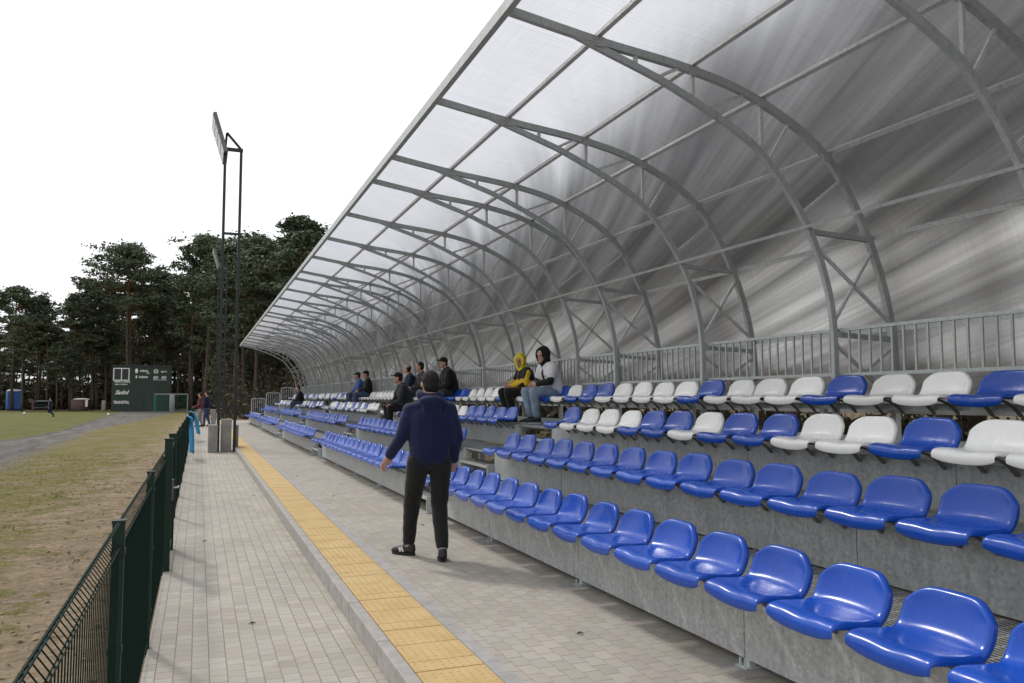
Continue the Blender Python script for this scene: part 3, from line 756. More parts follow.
# ------------------------------------------------------------------ people
def cap_prim(bm, a, ra, b, rb, n=14):
    a = Vector(a); b = Vector(b); d = (b - a); Ln = d.length; d.normalize()
    ref = Vector((0, 0, 1)) if abs(d.z) < .9 else Vector((1, 0, 0)); s = d.cross(ref).normalized(); u = s.cross(d)
    rings = []
    st = []
    for k in range(1, 5): th = PI / 2 * k / 4; st.append((a - d * ra * math.cos(th), ra * math.sin(th)))
    for k in range(4): th = PI / 2 * k / 4; st.append((b + d * rb * math.sin(th), rb * math.cos(th)))
    for c, r in st: rings.append([bm.verts.new(c + (s * math.cos(2*PI*k/n) + u * math.sin(2*PI*k/n)) * r) for k in range(n)])
    for r0, r1 in zip(rings, rings[1:]):
        for k in range(n): bm.faces.new((r0[k], r0[(k+1) % n], r1[(k+1) % n], r1[k]))
    p0 = bm.verts.new(a - d * ra); p1 = bm.verts.new(b + d * rb)
    for k in range(n): bm.faces.new((p0, rings[0][(k+1) % n], rings[0][k])); bm.faces.new((p1, rings[-1][k], rings[-1][(k+1) % n]))
def ell(bm, c, r, rot=None, n=16, m=12):
    R_ = rot or Matrix.Identity(3); c = Vector(c); rings = []
    for i in range(1, m):
        th = PI * i / m
        rings.append([bm.verts.new(c + R_ @ Vector((r[0] * math.sin(th) * math.cos(2*PI*k/n), r[1] * math.sin(th) * math.sin(2*PI*k/n), r[2] * math.cos(th)))) for k in range(n)])
    t = bm.verts.new(c + R_ @ Vector((0, 0, r[2]))); b = bm.verts.new(c - R_ @ Vector((0, 0, r[2])))
    for r0, r1 in zip(rings, rings[1:]):
        for k in range(n): bm.faces.new((r0[k], r1[k], r1[(k+1) % n], r0[(k+1) % n]))
    for k in range(n): bm.faces.new((t, rings[0][k], rings[0][(k+1) % n])); bm.faces.new((b, rings[-1][(k+1) % n], rings[-1][k]))
def remesh(name, bm, mat, parent, vox, smooth=3, wrinkle=0, wscale=9, mats2=None):
    bmesh.ops.recalc_face_normals(bm, faces=bm.faces)
    o = obj(name, bm, mat, parent, True)
    loc = o.parent; o.parent = None
    bake(o, ('REMESH', dict(mode='VOXEL', voxel_size=vox)), ('SMOOTH', dict(factor=.5, iterations=smooth)))
    o.parent = loc
    if wrinkle:
        me = o.data; nn = [v.normal.copy() for v in me.vertices]
        for v, n_ in zip(me.vertices, nn):
            q = v.co * wscale; d = mnoise.noise(Vector((q.x * .7, q.y * .7, q.z * 1.2 + q.x * .8))) - .45 * abs(mnoise.noise(Vector((q.x * .8, q.y * .8, q.z * 1.7 + q.x * 1.3)) * 1.2)) + .15
            v.co += n_ * d * wrinkle
        me.update()
    if not o.data.materials: o.data.materials.append(mat)
    o.data.materials[0] = mat
    return o
def hand(bm, wr, d, side, curl=.5, s=1.0, down=None):
    """palm plus five bent fingers; d = direction of the hand, side = thumb side"""
    d = Vector(d).normalized(); side = (Vector(side) - d * Vector(side).dot(d)).normalized(); nrm = d.cross(side)
    wr = Vector(wr); pal = wr + d * .05 * s
    R_ = Matrix((side, d, nrm)).transposed(); ell(bm, pal, (.042 * s, .052 * s, .018 * s), R_, 10, 8)
    cap_prim(bm, wr - d * .02, .026 * s, wr + d * .02, .026 * s, 8)
    for i, (off, ln) in enumerate(((.030, .068), (.010, .078), (-.010, .072), (-.029, .056))):
        a = wr + d * .088 * s + side * off * s; dd = (d + nrm * curl * .5).normalized(); b = a + dd * ln * .5 * s
        d2 = (d * (1 - curl) + nrm * curl * 1.3).normalized(); c = b + d2 * ln * .5 * s
        cap_prim(bm, a - d * .03 * s, .0095 * s, b, .009 * s, 8); cap_prim(bm, b, .009 * s, c, .0075 * s, 8)
    a = wr + d * .03 * s + side * .03 * s; b = a + (side * .8 + d * .7 + nrm * .3) * .035 * s; c = b + (d + side * .2 + nrm * .5) * .026 * s
    cap_prim(bm, a, .013 * s, b, .011 * s, 8); cap_prim(bm, b, .011 * s, c, .009 * s, 8)
def shoe(parent, an, d, mat, sole, s=1.0, stripe=False, pitch=0):
    d = Vector((d[0], d[1], 0)).normalized(); R_ = Matrix(((d.y, d.x, 0), (-d.x, d.y, 0), (0, 0, 1)))
    bm = bmesh.new(); an = Vector(an)
    T = lambda x, y, z: an + R_ @ (Matrix.Rotation(pitch, 3, 'X') @ Vector((x, y, z)))
    cap_prim(bm, T(0, -.035, -.045), .042 * s, T(0, .10, -.055), .040 * s, 12); cap_prim(bm, T(0, .10, -.056), .042 * s, T(.0, .165, -.066), .030 * s, 12)
    cap_prim(bm, T(0, -.03, -.02), .042 * s, T(0, .01, .0), .043 * s, 12)
    o = remesh('shoe', bm, mat, parent, .009, 2)
    bm = bmesh.new(); q = []
    for k in range(16):
        a = 2 * PI * k / 16; x = .046 * math.cos(a) * s; y = .055 + .135 * math.sin(a)
        q.append((x, y))
    lo = [bm.verts.new(T(x, y, -.098)) for x, y in q]; hi = [bm.verts.new(T(x * 1.04, y, -.074)) for x, y in q]
    for k in range(16): bm.faces.new((lo[k], lo[(k+1) % 16], hi[(k+1) % 16], hi[k]))
    bm.faces.new(lo[::-1]); bm.faces.new(hi); obj('sole', bm, sole, o)
    if stripe:
        bm = bmesh.new()
        for sx in (-1, 1):
            beam(bm, T(.040 * sx, .03, -.065), T(.036 * sx, .055, -.02), .012, .014); beam(bm, T(.040 * sx, .065, -.065), T(.036 * sx, .055, -.02), .012, .014); beam(bm, T(.041*sx, .065, -.066), T(.036*sx, .085, -.025), .012, .014)
        obj('side_stripe', bm, M['shoe_white'], o)
def person(loc, rz, J, label, top, legs, vox=.012, skin='skin', hair='hair', head='hair', headcol=None, head_rot=(0, 0, 0), bulk=1.0, group=None, shoes=('rubber', 'rubber'), hood_down=False, extra=None, sleeve=None, hs_=1.0, long_jacket=0):
    """J: joints in metres in the person's own frame, facing +Y"""
    P = {k: Vector(v) for k, v in J.items() if isinstance(v, tuple) and len(v) == 3}
    t = empty('person', loc, rz); tag(t, label, 'person', group)
    S = M
    HR = Euler(head_rot).to_matrix(); hc = P['head']; hf = lambda x, y, z: hc + HR @ (Vector((x, y, z)) * hs_)
    # --- one continuous body
    bm = bmesh.new()
    ell(bm, hf(0, -.008, .025), (.076 * hs_, .094 * hs_, .098 * hs_), HR); ell(bm, hf(0, .022, -.045), (.058 * hs_, .068 * hs_, .070 * hs_), HR)
    cap_prim(bm, hf(0, .078, .01), .011, hf(0, .103, -.028), .016, 8); ell(bm, hf(0, .080, -.068), (.026, .014, .011), HR, 8, 6); ell(bm, hf(0, .074, -.098), (.025, .02, .02), HR, 8, 6)
    for sx in (-1, 1): ell(bm, hf(.078 * sx, -.005, -.008), (.012, .02, .032), HR, 8, 6); ell(bm, hf(.032 * sx, .080, .035), (.024, .012, .009), HR, 8, 6)
    cap_prim(bm, hf(0, -.02, -.05), .056, P['neck'], .062); cap_prim(bm, P['neck'], .07, P['chest'], .115); cap_prim(bm, P['chest'], .125, P['pelvis'], .125)
    for s in 'lr':
        cap_prim(bm, P['chest'] * .3 + P['sh' + s] * .7, .055, P['sh' + s], .052); cap_prim(bm, P['sh' + s], .050, P['el' + s], .038); cap_prim(bm, P['el' + s], .038, P['wr' + s], .026)
        cap_prim(bm, P['pelvis'], .10, P['hp' + s], .085); cap_prim(bm, P['hp' + s], .080, P['kn' + s], .052); cap_prim(bm, P['kn' + s], .052, P['an' + s], .036)
        cap_prim(bm, P['an' + s] - Vector((0, 0, .04)), .03, P['an' + s] - Vector((0, 0, .05)) + Vector((0, .08, 0)), .025)
        sd = J.get('thumb' + s, (1 if s == 'l' else -1, .3, 0)); fd = J.get('hd' + s) or (P['wr' + s] - P['el' + s]); hand(bm, P['wr' + s], fd, sd, J.get('curl', .5))
    remesh('body', bm, S[skin], t, min(vox, .009) if vox < .013 else vox, 2)
    if vox < .013:
        for sx in (-1, 1):
            bm = bmesh.new(); ell(bm, hf(.031 * sx, .083, .012), (.012, .007, .007), HR, 8, 6); obj('eye', bm, S['eye'], t, True)
    # --- jacket
    B = bulk; bm = bmesh.new(); wdt = abs(P['shl'].x - P['shr'].x) * .5
    cap_prim(bm, P['neck'] + Vector((0, -.01, -.02)), .085 * B, P['chest'] + Vector((0, -.01, .05)), .14 * B)
    for s in 'lr':
        sgn = -1 if s == 'l' else 1
        q = P['chest'] + Vector((sgn * wdt * .42, 0, 0)); w2 = P['pelvis'] + Vector((sgn * wdt * .36, 0, .06)); q2 = P['pelvis'] + Vector((sgn * wdt * .36, 0, -.02 - long_jacket))
        cap_prim(bm, q, .128 * B, w2, .125 * B); cap_prim(bm, w2, .125 * B, q2, .112 * B)
        cap_prim(bm, P['neck'] + Vector((0, 0, -.05)), .075 * B, P['sh' + s], .072 * B); cap_prim(bm, q, .12 * B, P['sh' + s], .074 * B)
        cap_prim(bm, P['sh' + s], .074 * B, P['el' + s], .060 * B); cap_prim(bm, P['el' + s], .060 * B, P['wr' + s] * .93 + P['el' + s] * .07, .044 * B)
    if hood_down:
        for k in range(15):
            a = PI * (-.12 + 1.24 * k / 14); p = P['neck'] + Vector((.098 * math.cos(a), -.005 - .078 * math.sin(a), .02 + .035 * (1 - math.sin(a) * .6)))
            ell(bm, p, (.036, .036, .042), None, 10, 8)
        ell(bm, P['neck'] + Vector((0, -.115, -.01)), (.130, .068, .060)); ell(bm, P['neck'] + Vector((0, -.118, -.075)), (.095, .042, .070)); ell(bm, P['neck'] + Vector((0, -.12, -.13)), (.055, .03, .05))
    cap_prim(bm, P['neck'] + Vector((0, -.01, -.06)), .10 * B, P['chest'], .142 * B); cap_prim(bm, P['chest'], .142 * B, P['pelvis'] + Vector((0, 0, .06)), .135 * B); cap_prim(bm, P['pelvis'] + Vector((0, 0, .06)), .135 * B, P['pelvis'] + Vector((0, 0, -.01 - long_jacket)), .118 * B)
    ell(bm, P['pelvis'] + Vector((0, 0, -.03 - long_jacket)), (wdt * .36 + .112 * B, .118 * B, .045)); ell(bm, P['pelvis'] + Vector((0, 0, .005 - long_jacket)), (wdt * .36 + .116 * B, .122 * B, .045))
    jk = remesh('jacket', bm, S[top], t, vox, 4, .010 if vox < .013 else .008, 7)
    # --- trousers
    bm = bmesh.new()
    for s in 'lr':
        cap_prim(bm, P['pelvis'] - Vector((0, 0, .03)), .108, P['hp' + s], .106 * B ** .5); cap_prim(bm, P['hp' + s], .106 * B ** .5, P['kn' + s], .082); cap_prim(bm, P['kn' + s], .082, P['an' + s] + (P['kn' + s] - P['an' + s]) * .10, .060)
    remesh('trousers', bm, S[legs], t, vox, 3, .005 if vox < .013 else 0, 11)
    for s in 'lr':
        shoe(t, P['an' + s], J.get('toe' + s, (0, 1)), S[shoes[0]], S[shoes[1]], 1.0, J.get('stripe', False))
        if J.get('socks'):
            bm = bmesh.new(); cap_prim(bm, P['an' + s] + Vector((0, -.005, .0)), .043, P['an' + s] + (P['kn' + s] - P['an' + s]) * .14, .046); obj('sock', bm, S['grey_cloth'], t, True)
    # --- head covering
    bm = bmesh.new()
    if head in ('hair', 'cap'):
        ell(bm, hf(0, -.022, .040), (.084 * hs_, .094 * hs_, .094 * hs_), HR); ell(bm, hf(0, -.045, -.015), (.078 * hs_, .065 * hs_, .08 * hs_), HR)
        h_ = remesh('hair', bm, S[hair], t, vox * .8, 2, .004 if vox < .013 else 0, 30)
    if head == 'cap':
        bm = bmesh.new(); ell(bm, hf(0, -.01, .062), (.090 * hs_, .104 * hs_, .078 * hs_), HR); ell(bm, hf(0, .115, .055), (.066, .075, .011), HR)
        remesh('cap', bm, S[headcol], t, vox * .8, 1)
    if head == 'hood':
        bm = bmesh.new()
        ell(bm, hf(0, -.040, .030), (.112 * hs_, .118 * hs_, .130 * hs_), HR); ell(bm, hf(0, -.04, -.075), (.110 * hs_, .098 * hs_, .10 * hs_), HR)
        for k in range(14):
            a = -PI * .22 + (PI * 1.44) * k / 13; ell(bm, hf(.092 * math.cos(a), .028, .005 + .112 * math.sin(a)), (.024, .030, .024), HR, 8, 6)
        cap_prim(bm, hf(0, -.03, -.1), .085, P['neck'] + Vector((0, -.01, -.03)), .095)
        remesh('hood', bm, S[headcol], t, vox * .9, 2, .004, 14)
    if extra: extra(t, P, hf)
    return t
PX = {}
# the walker
JW = dict(head=(.0, .03, 1.635), neck=(0, 0, 1.475), chest=(0, .0, 1.29), pelvis=(.0, -.01, .97),
          shl=(-.178, .02, 1.375), shr=(.182, -.02, 1.385), ell=(-.275, -.02, 1.13), elr=(.245, -.07, 1.13), wrl=(-.365, .10, .955), wrr=(.235, .03, .91),
          hdl=(-.45, .25, -.75), hpl=(-.105, 0, .90), hpr=(.105, 0, .90), knl=(-.14, .16, .51), knr=(.105, .06, .49), anl=(-.165, .20, .10), anr=(.10, -.16, .10),
          toel=(-1.1, 1), toer=(.1, 1), curl=.45, stripe=True, socks=True)
person((2.05, 7.40, 0), rad(-6), JW, 'man in navy hooded jacket and black trousers walking away on the paving', 'navy', 'black_cloth', .0085, 'skin', 'hair', 'hair', None, (0, 0, rad(8)), 1.10, None, ('rubber', 'board_black'), hood_down=True)
# sitters: facing the pitch (-X); origin on the deck below the seat front
def sit(h=1.0, lean=.0, seat=.45, knee=.10, arms='lap', foot=0.0, sh_=.19):
    s = seat + .10
    J = dict(pelvis=(0, -.22, s), chest=(0, -.20 + lean * .6, s + .34 * h), neck=(0, -.20 + lean, s + .52 * h), head=(0, -.15 + lean * 1.25, s + .68 * h),
             shl=(-sh_, -.20 + lean * .9, s + .46 * h), shr=(sh_, -.20 + lean * .9, s + .46 * h), hpl=(-.10, -.17, s - .02), hpr=(.10, -.17, s - .02),
             knl=(-.13 - knee * .3, .22, s + .0), knr=(.13 + knee * .3, .22, s + .0), anl=(-.13, .20 + foot, .10), anr=(.13, .20 + foot, .10), curl=.7)
    if arms == 'lap': J.update(ell=(-.25, -.10 + lean * .6, s + .19 * h), elr=(.25, -.10 + lean * .6, s + .19 * h), wrl=(-.07, .12, s + .12), wrr=(.07, .12, s + .12), hdl=(.7, .6, -.2), hdr=(-.7, .6, -.2), thumbl=(0, .3, 1), thumbr=(0, .3, 1))
    if arms == 'knee': J.update(ell=(-.27, -.06 + lean * .6, s + .16 * h), elr=(.27, -.06 + lean * .6, s + .16 * h), wrl=(-.15, .18, s + .09), wrr=(.15, .18, s + .09), hdl=(.2, 1, -.4), hdr=(-.2, 1, -.4), thumbl=(1, 0, .3), thumbr=(-1, 0, .3))
    return J
def seated(row, y, J, label, *a, rz=90, dx=0, dz=0, **k):
    return person((RX[row] + .10 + dx, y, DZ[row] + dz ), rad(rz), J, label, *a, **k)
def jeans_extra(t, P, hf):
    bm = bmesh.new()
    for s in 'lr':
        sgn = -1 if s == 'l' else 1
        cap_prim(bm, P['chest'] + Vector((sgn * .075, 0, .02)), .136, P['pelvis'] + Vector((sgn * .07, .0, .03)), .140)
        cap_prim(bm, P['neck'] + Vector((0, 0, -.06)), .085, P['sh' + s], .092); cap_prim(bm, P['sh' + s], .092, P['sh' + s] * .45 + P['el' + s] * .55, .088)
    sh = remesh('t_shirt', bm, M['white_cloth'], t, .011, 3, .007)
    bm = bmesh.new(); c = P['chest']; tube(bm, [c + Vector((-.19, .07, -.02)), c + Vector((-.243, .03, -.02))], .045, 10); obj('chest_print', bm, M['pink'], sh)
    bm = bmesh.new(); ell(bm, P['knl'] + Vector((.0, .045, .045)), (.035, .03, .02)); ell(bm, P['knr'] + Vector((.0, .045, .045)), (.035, .03, .02)); obj('bare_knee_patch', bm, M['skin'], t, True)
def yellow_extra(t, P, hf):
    bm = bmesh.new(); B = 1.03
    for s in 'lr':
        sgn = -1 if s == 'l' else 1
        cap_prim(bm, P['chest'] + Vector((sgn * .075, .015, -.12)), .136, P['pelvis'] + Vector((sgn * .07, .02, .04)), .130)
        cap_prim(bm, P['el' + s] + (P['sh' + s] - P['el' + s]) * .1, .068, P['wr' + s] * .9 + P['el' + s] * .1, .052)
        cap_prim(bm, P['sh' + s] + (P['el' + s] - P['sh' + s]) * .1 + Vector((sgn * .03, 0, 0)), .05, P['el' + s] + Vector((sgn * .02, 0, 0)), .05)
    remesh('yellow_jacket_panel', bm, M['yellow_cloth'], t, .011, 3, .005)
seated(3, 11.85, sit(.86, .12, .41, .12, 'lap', -.05), 'person in black hood, white T-shirt over black sleeves and ripped pale jeans', 'black_cloth', 'denim', vox=.011, skin='skin', head='hood', headcol='black_cloth', head_rot=(rad(-8), 0, rad(28)), shoes=('rubber', 'shoe_white'), extra=jeans_extra)
seated(3, 12.95, sit(.80, .08, .41, .05, 'lap', -.08, .165), 'person in black and yellow jacket with lemon yellow hood up, seated in top row', 'black_cloth', 'black_cloth', vox=.011, skin='skin_red', head='hood', headcol='lemon_cloth', head_rot=(rad(-6), 0, rad(42)), extra=yellow_extra, hs_=.92)
seated(3, 17.5, sit(1.02, .12, .41, .1, 'lap'), 'broad person in thick black jacket seated right of the walking man', 'black_cloth', 'dark_cloth', vox=.015, head='cap', headcol='black_cloth', head_rot=(0, 0, rad(20)), bulk=1.25)
seated(2, 18.4, sit(1.02, .12, .41, .2, 'knee'), 'man in black cap and dark jacket leaning forward with hands on knees', 'dark_cloth', 'black_cloth', vox=.014, skin='skin_red', head='cap', headcol='black_cloth', head_rot=(0, 0, rad(-15)), bulk=1.1)
seated(3, 20.0, sit(1.0, .03, .43, .1, 'lap'), 'person with flushed face and dark hair just left of the walking man', 'dark_cloth', 'dark_cloth', vox=.016, skin='skin_red', head_rot=(0, 0, rad(-20)))
seated(3, 21.0, sit(.96, .10, .43, .1, 'lap'), 'person in navy jacket with pale beige cap behind the black-capped man', 'navy', 'dark_cloth', vox=.016, head='cap', headcol='beige_cloth', head_rot=(0, 0, rad(-30)))
seated(3, 27.2, sit(1.0, .02, .43, .1, 'lap'), 'man in black jacket and cap, right one of a seated pair', 'black_cloth', 'denim_dark', vox=.018, skin='skin_red', head='cap', headcol='black_cloth', bulk=1.1)
seated(3, 28.5, sit(.98, .06, .43, .1, 'lap'), 'man in mid-blue jacket and dark cap, left one of a seated pair', 'blue_cloth', 'denim_dark', vox=.018, skin='skin_red', head='cap', headcol='dark_cloth', bulk=1.05)
seated(2, 39.0, sit(1.0, .1, .41, .2, 'knee', .08), 'distant person in black top and blue jeans seated near the far end', 'black_cloth', 'denim_dark', vox=.02, bulk=1.1)
def stand(h=1.0, step=.1, arm=.0):
    return dict(head=(0, .03, 1.66 * h), neck=(0, 0, 1.49 * h), chest=(0, 0, 1.30 * h), pelvis=(0, 0, .95 * h), shl=(-.19, 0, 1.42 * h), shr=(.19, 0, 1.42 * h),
                ell=(-.25, -.02, 1.14 * h), elr=(.25, -.02, 1.14 * h), wrl=(-.25, .10 + arm, .95 * h + arm * .6), wrr=(.25, .10 + arm, .95 * h + arm * .6), hpl=(-.10, 0, .88 * h), hpr=(.10, 0, .88 * h),
                knl=(-.10, .04 + step * .4, .48 * h), knr=(.10, .04 - step * .2, .48 * h), anl=(-.10, step, .10), anr=(.10, -step, .10), curl=.5)
person((.42, 46.0, 0), rad(60), stand(1.04), 'right one of two standing far down the path, navy top and jeans', 'navy', 'denim_dark', vox=.022)
person((.08, 45.2, 0), rad(75), stand(1.0, .08, .15), 'left one of two standing far down the path, dark red top', 'red_cloth', 'grey_cloth', vox=.022, skin='skin_red')
person((pxx(51, 88), 88, gz(-13, 88)), rad(80), dict(stand(1.0, .28, .1), anl=(-.1, -.30, .28)), 'player in dark kit with pale socks running on the grass pitch', 'navy', 'navy', vox=.03)

# ------------------------------------------------------------------ pitch side things
gx = lambda px, d: None
# football goal with green net
g = empty('football_goal', (-3.45, 116, -.33), rad(-4)); g.scale = (.88, 1, .97); tag(g, 'football goal with green net and pale frame in front of the scoreboard', 'goal')
for s, nm in ((-2.3, 'post'), (2.3, 'post')):
    bm = bmesh.new(); tube(bm, [(s, 0, 0), (s, 0, 2.4)], .07, 8); obj('post', bm, M['net'] if s < 0 else M['grey_paint'], g)
bm = bmesh.new(); tube(bm, [(-2.3, 0, 2.4), (2.3, 0, 2.4)], .07, 8); obj('crossbar', bm, M['grey_paint'], g)
bm = bmesh.new()
for i in range(24):
    x = -2.3 + 4.6 * i / 23; beam(bm, (x, .1, 2.38), (x, 1.0, 2.3), .018, .018); beam(bm, (x, 1.0, 2.3), (x, 1.7, 0), .014, .014)
for j in range(12):
    t = j / 11; beam(bm, (-2.3, 1.0 + .7 * t, 2.3 * (1 - t)), (2.3, 1.0 + .7 * t, 2.3 * (1 - t)), .014, .014)
for s in (-2.3, 2.3):
    for j in range(12): t = j / 11; beam(bm, (s, 0, 2.3 * (1 - t)), (s, 1.0 + .7 * t, 2.3 * (1 - t)), .02, .02)
    for j in range(10): x = 1.6 * j / 9; beam(bm, (s, x, 0), (s, x, 2.3), .02, .02)
obj('net', bm, M['net'], g)
bm = bmesh.new(); box(bm, -.32, -.2, 0, .32, .2, 2.35); o = obj('concrete_pillar', bm, M['grey_paint']); o.location = (-3.3, 115.5, -.33); bake(o, ('BEVEL', dict(width=.03, segments=1))); tag(o, 'pale grey slab pillar standing before the goal net', 'pillar')
# scoreboard hut
sbx, sby, sbz = -8.1, 121.0, -.33
sb = empty('scoreboard', (-7.28, sby, sbz), rad(-3)); sb.scale = (.83, .83, .92); tag(sb, 'dark green scoreboard hut with white framed screen and white lettering', 'scoreboard')
bm = bmesh.new(); box(bm, -4.6, 0, 0, 4.3, 2.2, 6.7); obj('cabin', bm, M['board_green'], sb)
bm = bmesh.new(); box(bm, -4.75, -.12, 6.7, 4.45, 2.3, 6.85); obj('roof', bm, M['board_black'], sb)
bm = bmesh.new(); box(bm, .15, -.03, .02, .45, -.001, 3.5); obj('doorway', bm, M['board_black'], sb)
bm = bmesh.new(); box(bm, .47, -.06, .02, 2.0, -.002, 3.45); obj('door', bm, simple('green_door', (.02, .042, .034), .6), sb)
scr = empty('score_window', (-3.2, -.02, 5.5), 0, sb); scr.scale = (1.15, 1, 1.1)
bm = bmesh.new()
for x0, x1 in ((-1.05, -.93), (-.05, .07), (.93, 1.05)): box(bm, x0, -.08, -.85, x1, -.03, .85)
for z in (-.85, .74): box(bm, -1.048, -.082, z, 1.048, -.031, z + .11)
obj('frame', bm, M['paint_white'], scr)
bm = bmesh.new(); box(bm, -.93, -.02, -.75, .93, .01, .75); obj('screen', bm, M['board_black'], scr)
def text(s, x, z, size, shear=0, bold=0, sx=1):
    cu = bpy.data.curves.new('lettering', 'FONT'); cu.body = s; cu.size = size; cu.extrude = .012; cu.shear = shear; cu.offset = bold
    o = bpy.data.objects.new('lettering', cu); COL.objects.link(o)
    dg = bpy.context.evaluated_depsgraph_get(); dg.update(); me = bpy.data.meshes.new_from_object(o.evaluated_get(dg)); bpy.data.objects.remove(o)
    o = bpy.data.objects.new('lettering', me); me.materials.clear(); me.materials.append(M['paint_white']); link(o, sb)
    o.location = (x, -.03, z); o.rotation_euler = (rad(90), 0, 0); o.scale = (sx, 1, 1)
text('NIEMCZ ZDRÓJ', -4.25, 4.30, .34, 0, .012); text('GMINA OSIELSKO', -4.15, 3.93, .24, 0, .006)
text('Sadol', -4.1, 2.55, .85, .45, .02, 1.05); text('TRANSTAL', -4.3, 1.15, .60, 0, .02, .82)
text('gminna', -.45, 5.90, .48, 0, .015, .9); text('rada', .55, 5.65, .25, 0, .01); text('budujemy', -.55, 5.0, .44, 0, .015, .78); text('sport', 2.75, 5.85, .40, 0, .01)
bm = bmesh.new(); ell(bm, (-.95, -.03, 6.02), (.22, .03, .36)); ell(bm, (-.95, -.03, 5.12), (.12, .03, .24)); obj('crest', bm, M['paint_white'], sb)
bm = bmesh.new()
def ring(cx, cz, rx, rz_, tw, n=20, tilt=0):
    pts = []
    for k in range(n + 1):
        a = 2 * PI * k / n; x = rx * math.cos(a); z = rz_ * math.sin(a); pts.append((cx + x + z * tilt, -.03, cz + z))
    tube(bm, pts, tw, 6, cap=False)
ring(2.0, 5.98, .30, .30, .06)
for a in (90, 210, 330): beam(bm, (2.0, -.03, 5.98), (2.0 + .28 * math.cos(rad(a)), -.03, 5.98 + .28 * math.sin(rad(a))), .05, .10)
ring(2.0, 5.05, .34, .2, .05, 20, .4); ring(1.98, 5.05, .16, .09, .05, 16, .4); ring(3.25, 5.05, .34, .2, .05, 20, .4); ring(3.23, 5.05, .16, .09, .05, 16, .4)
beam(bm, (1.6, -.03, 4.70), (3.7, -.03, 4.70), .03, .06)
obj('emblem', bm, M['paint_white'], sb)
# portable toilet
t = empty('portable_toilet', (pxx(14, 137), 137, -.35), rad(20)); tag(t, 'blue portable toilet cabin with pale rounded roof at the wood edge', 'portable toilet')
bm = bmesh.new(); box(bm, -.95, -.75, .15, .95, .75, 2.9); o = obj('cabin', bm, M['wc_blue'], t); bake(o, ('BEVEL', dict(width=.12, segments=3)))
bm = bmesh.new(); ell(bm, (0, 0, 2.88), (1.0, .8, .28)); obj('roof', bm, M['wc_roof'], t, True)
bm = bmesh.new(); box(bm, -.05, -.79, .25, .75, -.751, 2.7); o = obj('door', bm, M['wc_blue'], t)
for k in range(3):
    bm = bmesh.new(); box(bm, -.9 , -.768, .5 + k * .7, -.15, -.752, 1.0 + k * .7); obj('wall_rib', bm, M['wc_blue'], t)
bm = bmesh.new(); box(bm, -.98, -.78, 0, .98, .78, .14); obj('skid', bm, M['board_black'], t)
# brown bin, dugout bench, etc. beside the pitch
t = empty('round_tank', (pxx(80, 131), 131, -.35)); tag(t, 'squat dark brown tank with a white cover on the grass edge', 'tank')
bm = bmesh.new(); tube(bm, [(0, 0, 0), (0, 0, .2), (0, 0, 1.5), (0, 0, 1.65)], [1.1, 1.2, 1.2, 1.0], 18); obj('drum', bm, M['brown'], t, True)
bm = bmesh.new(); ell(bm, (.2, 0, 1.66), (1.15, .8, .16)); obj('cover', bm, M['paint_white'], t, True)
bm = bmesh.new(); box(bm, .85, -1.22, .6, 1.15, -1.0, 1.6); obj('cloth_flap', bm, M['paint_white'], t)
t = empty('team_shelter', (pxx(41, 134), 134, -.35)); t.scale = (.62, .8, .9); tag(t, 'low dark shelter bench with pale roof between toilet and running player', 'shelter')
bm = bmesh.new(); box(bm, -1.8, -.5, 1.5, 1.8, .6, 1.66); obj('roof', bm, M['grey_paint'], t)
bm = bmesh.new(); box(bm, -1.75, .45, .4, 1.75, .5, 1.5); obj('back_panel', bm, M['dark_cloth'], t)
for s in (-1.7, 1.7):
    bm = bmesh.new(); beam(bm, (s, -.4, 0), (s, -.4, 1.5), .08, .08); obj('leg', bm, M['grey_paint'], t); bm = bmesh.new(); beam(bm, (s, .4, 0), (s, .4, 1.5), .08, .08); obj('leg', bm, M['grey_paint'], t)
bm = bmesh.new(); box(bm, -1.6, -.1, .45, 1.6, .3, .5); obj('seat', bm, M['grey_paint'], t)
bm = bmesh.new(); box(bm, -.25, -.25, 0, .25, .25, 1.5); o = obj('boundary_post', bm, M['conc']); bake(o, ('BEVEL', dict(width=.05, segments=1))); o.location = (pxx(104, 126), 126, -.35); tag(o, 'pale stubby concrete post left of the scoreboard hut', 'post')
bm = bmesh.new(); box(bm, -.12, -.12, 0, .12, .12, 1.6); box(bm, -.5, -.06, 1.2, .5, .06, 1.5); o = obj('marker_post', bm, M['brown']); o.location = (pxx(33, 130), 130, -.35); tag(o, 'dark post standing between the blue toilet and the shelter', 'post')
for x, y, lab in ((pxx(25, 98), 98, 'white football lying on the grass left of the running player'), (pxx(109, 90), 90, 'pale football lying on the grey track before the hut')):
    t = empty('football', (x, y, gz(x, y) + .14)); tag(t, lab, 'ball', 'footballs on the ground')
    bm = bmesh.new(); bmesh.ops.create_icosphere(bm, subdivisions=2, radius=.15); obj('shell', bm, M['paint_white'], t, True)
    bm = bmesh.new()
    for k in range(6): a = k * PI / 3; ell(bm, (.135 * math.cos(a), .135 * math.sin(a), .03 * (-1) ** k), (.03, .03, .045), None, 6, 4)
    obj('dark_patches', bm, M['board_black'], t, True)

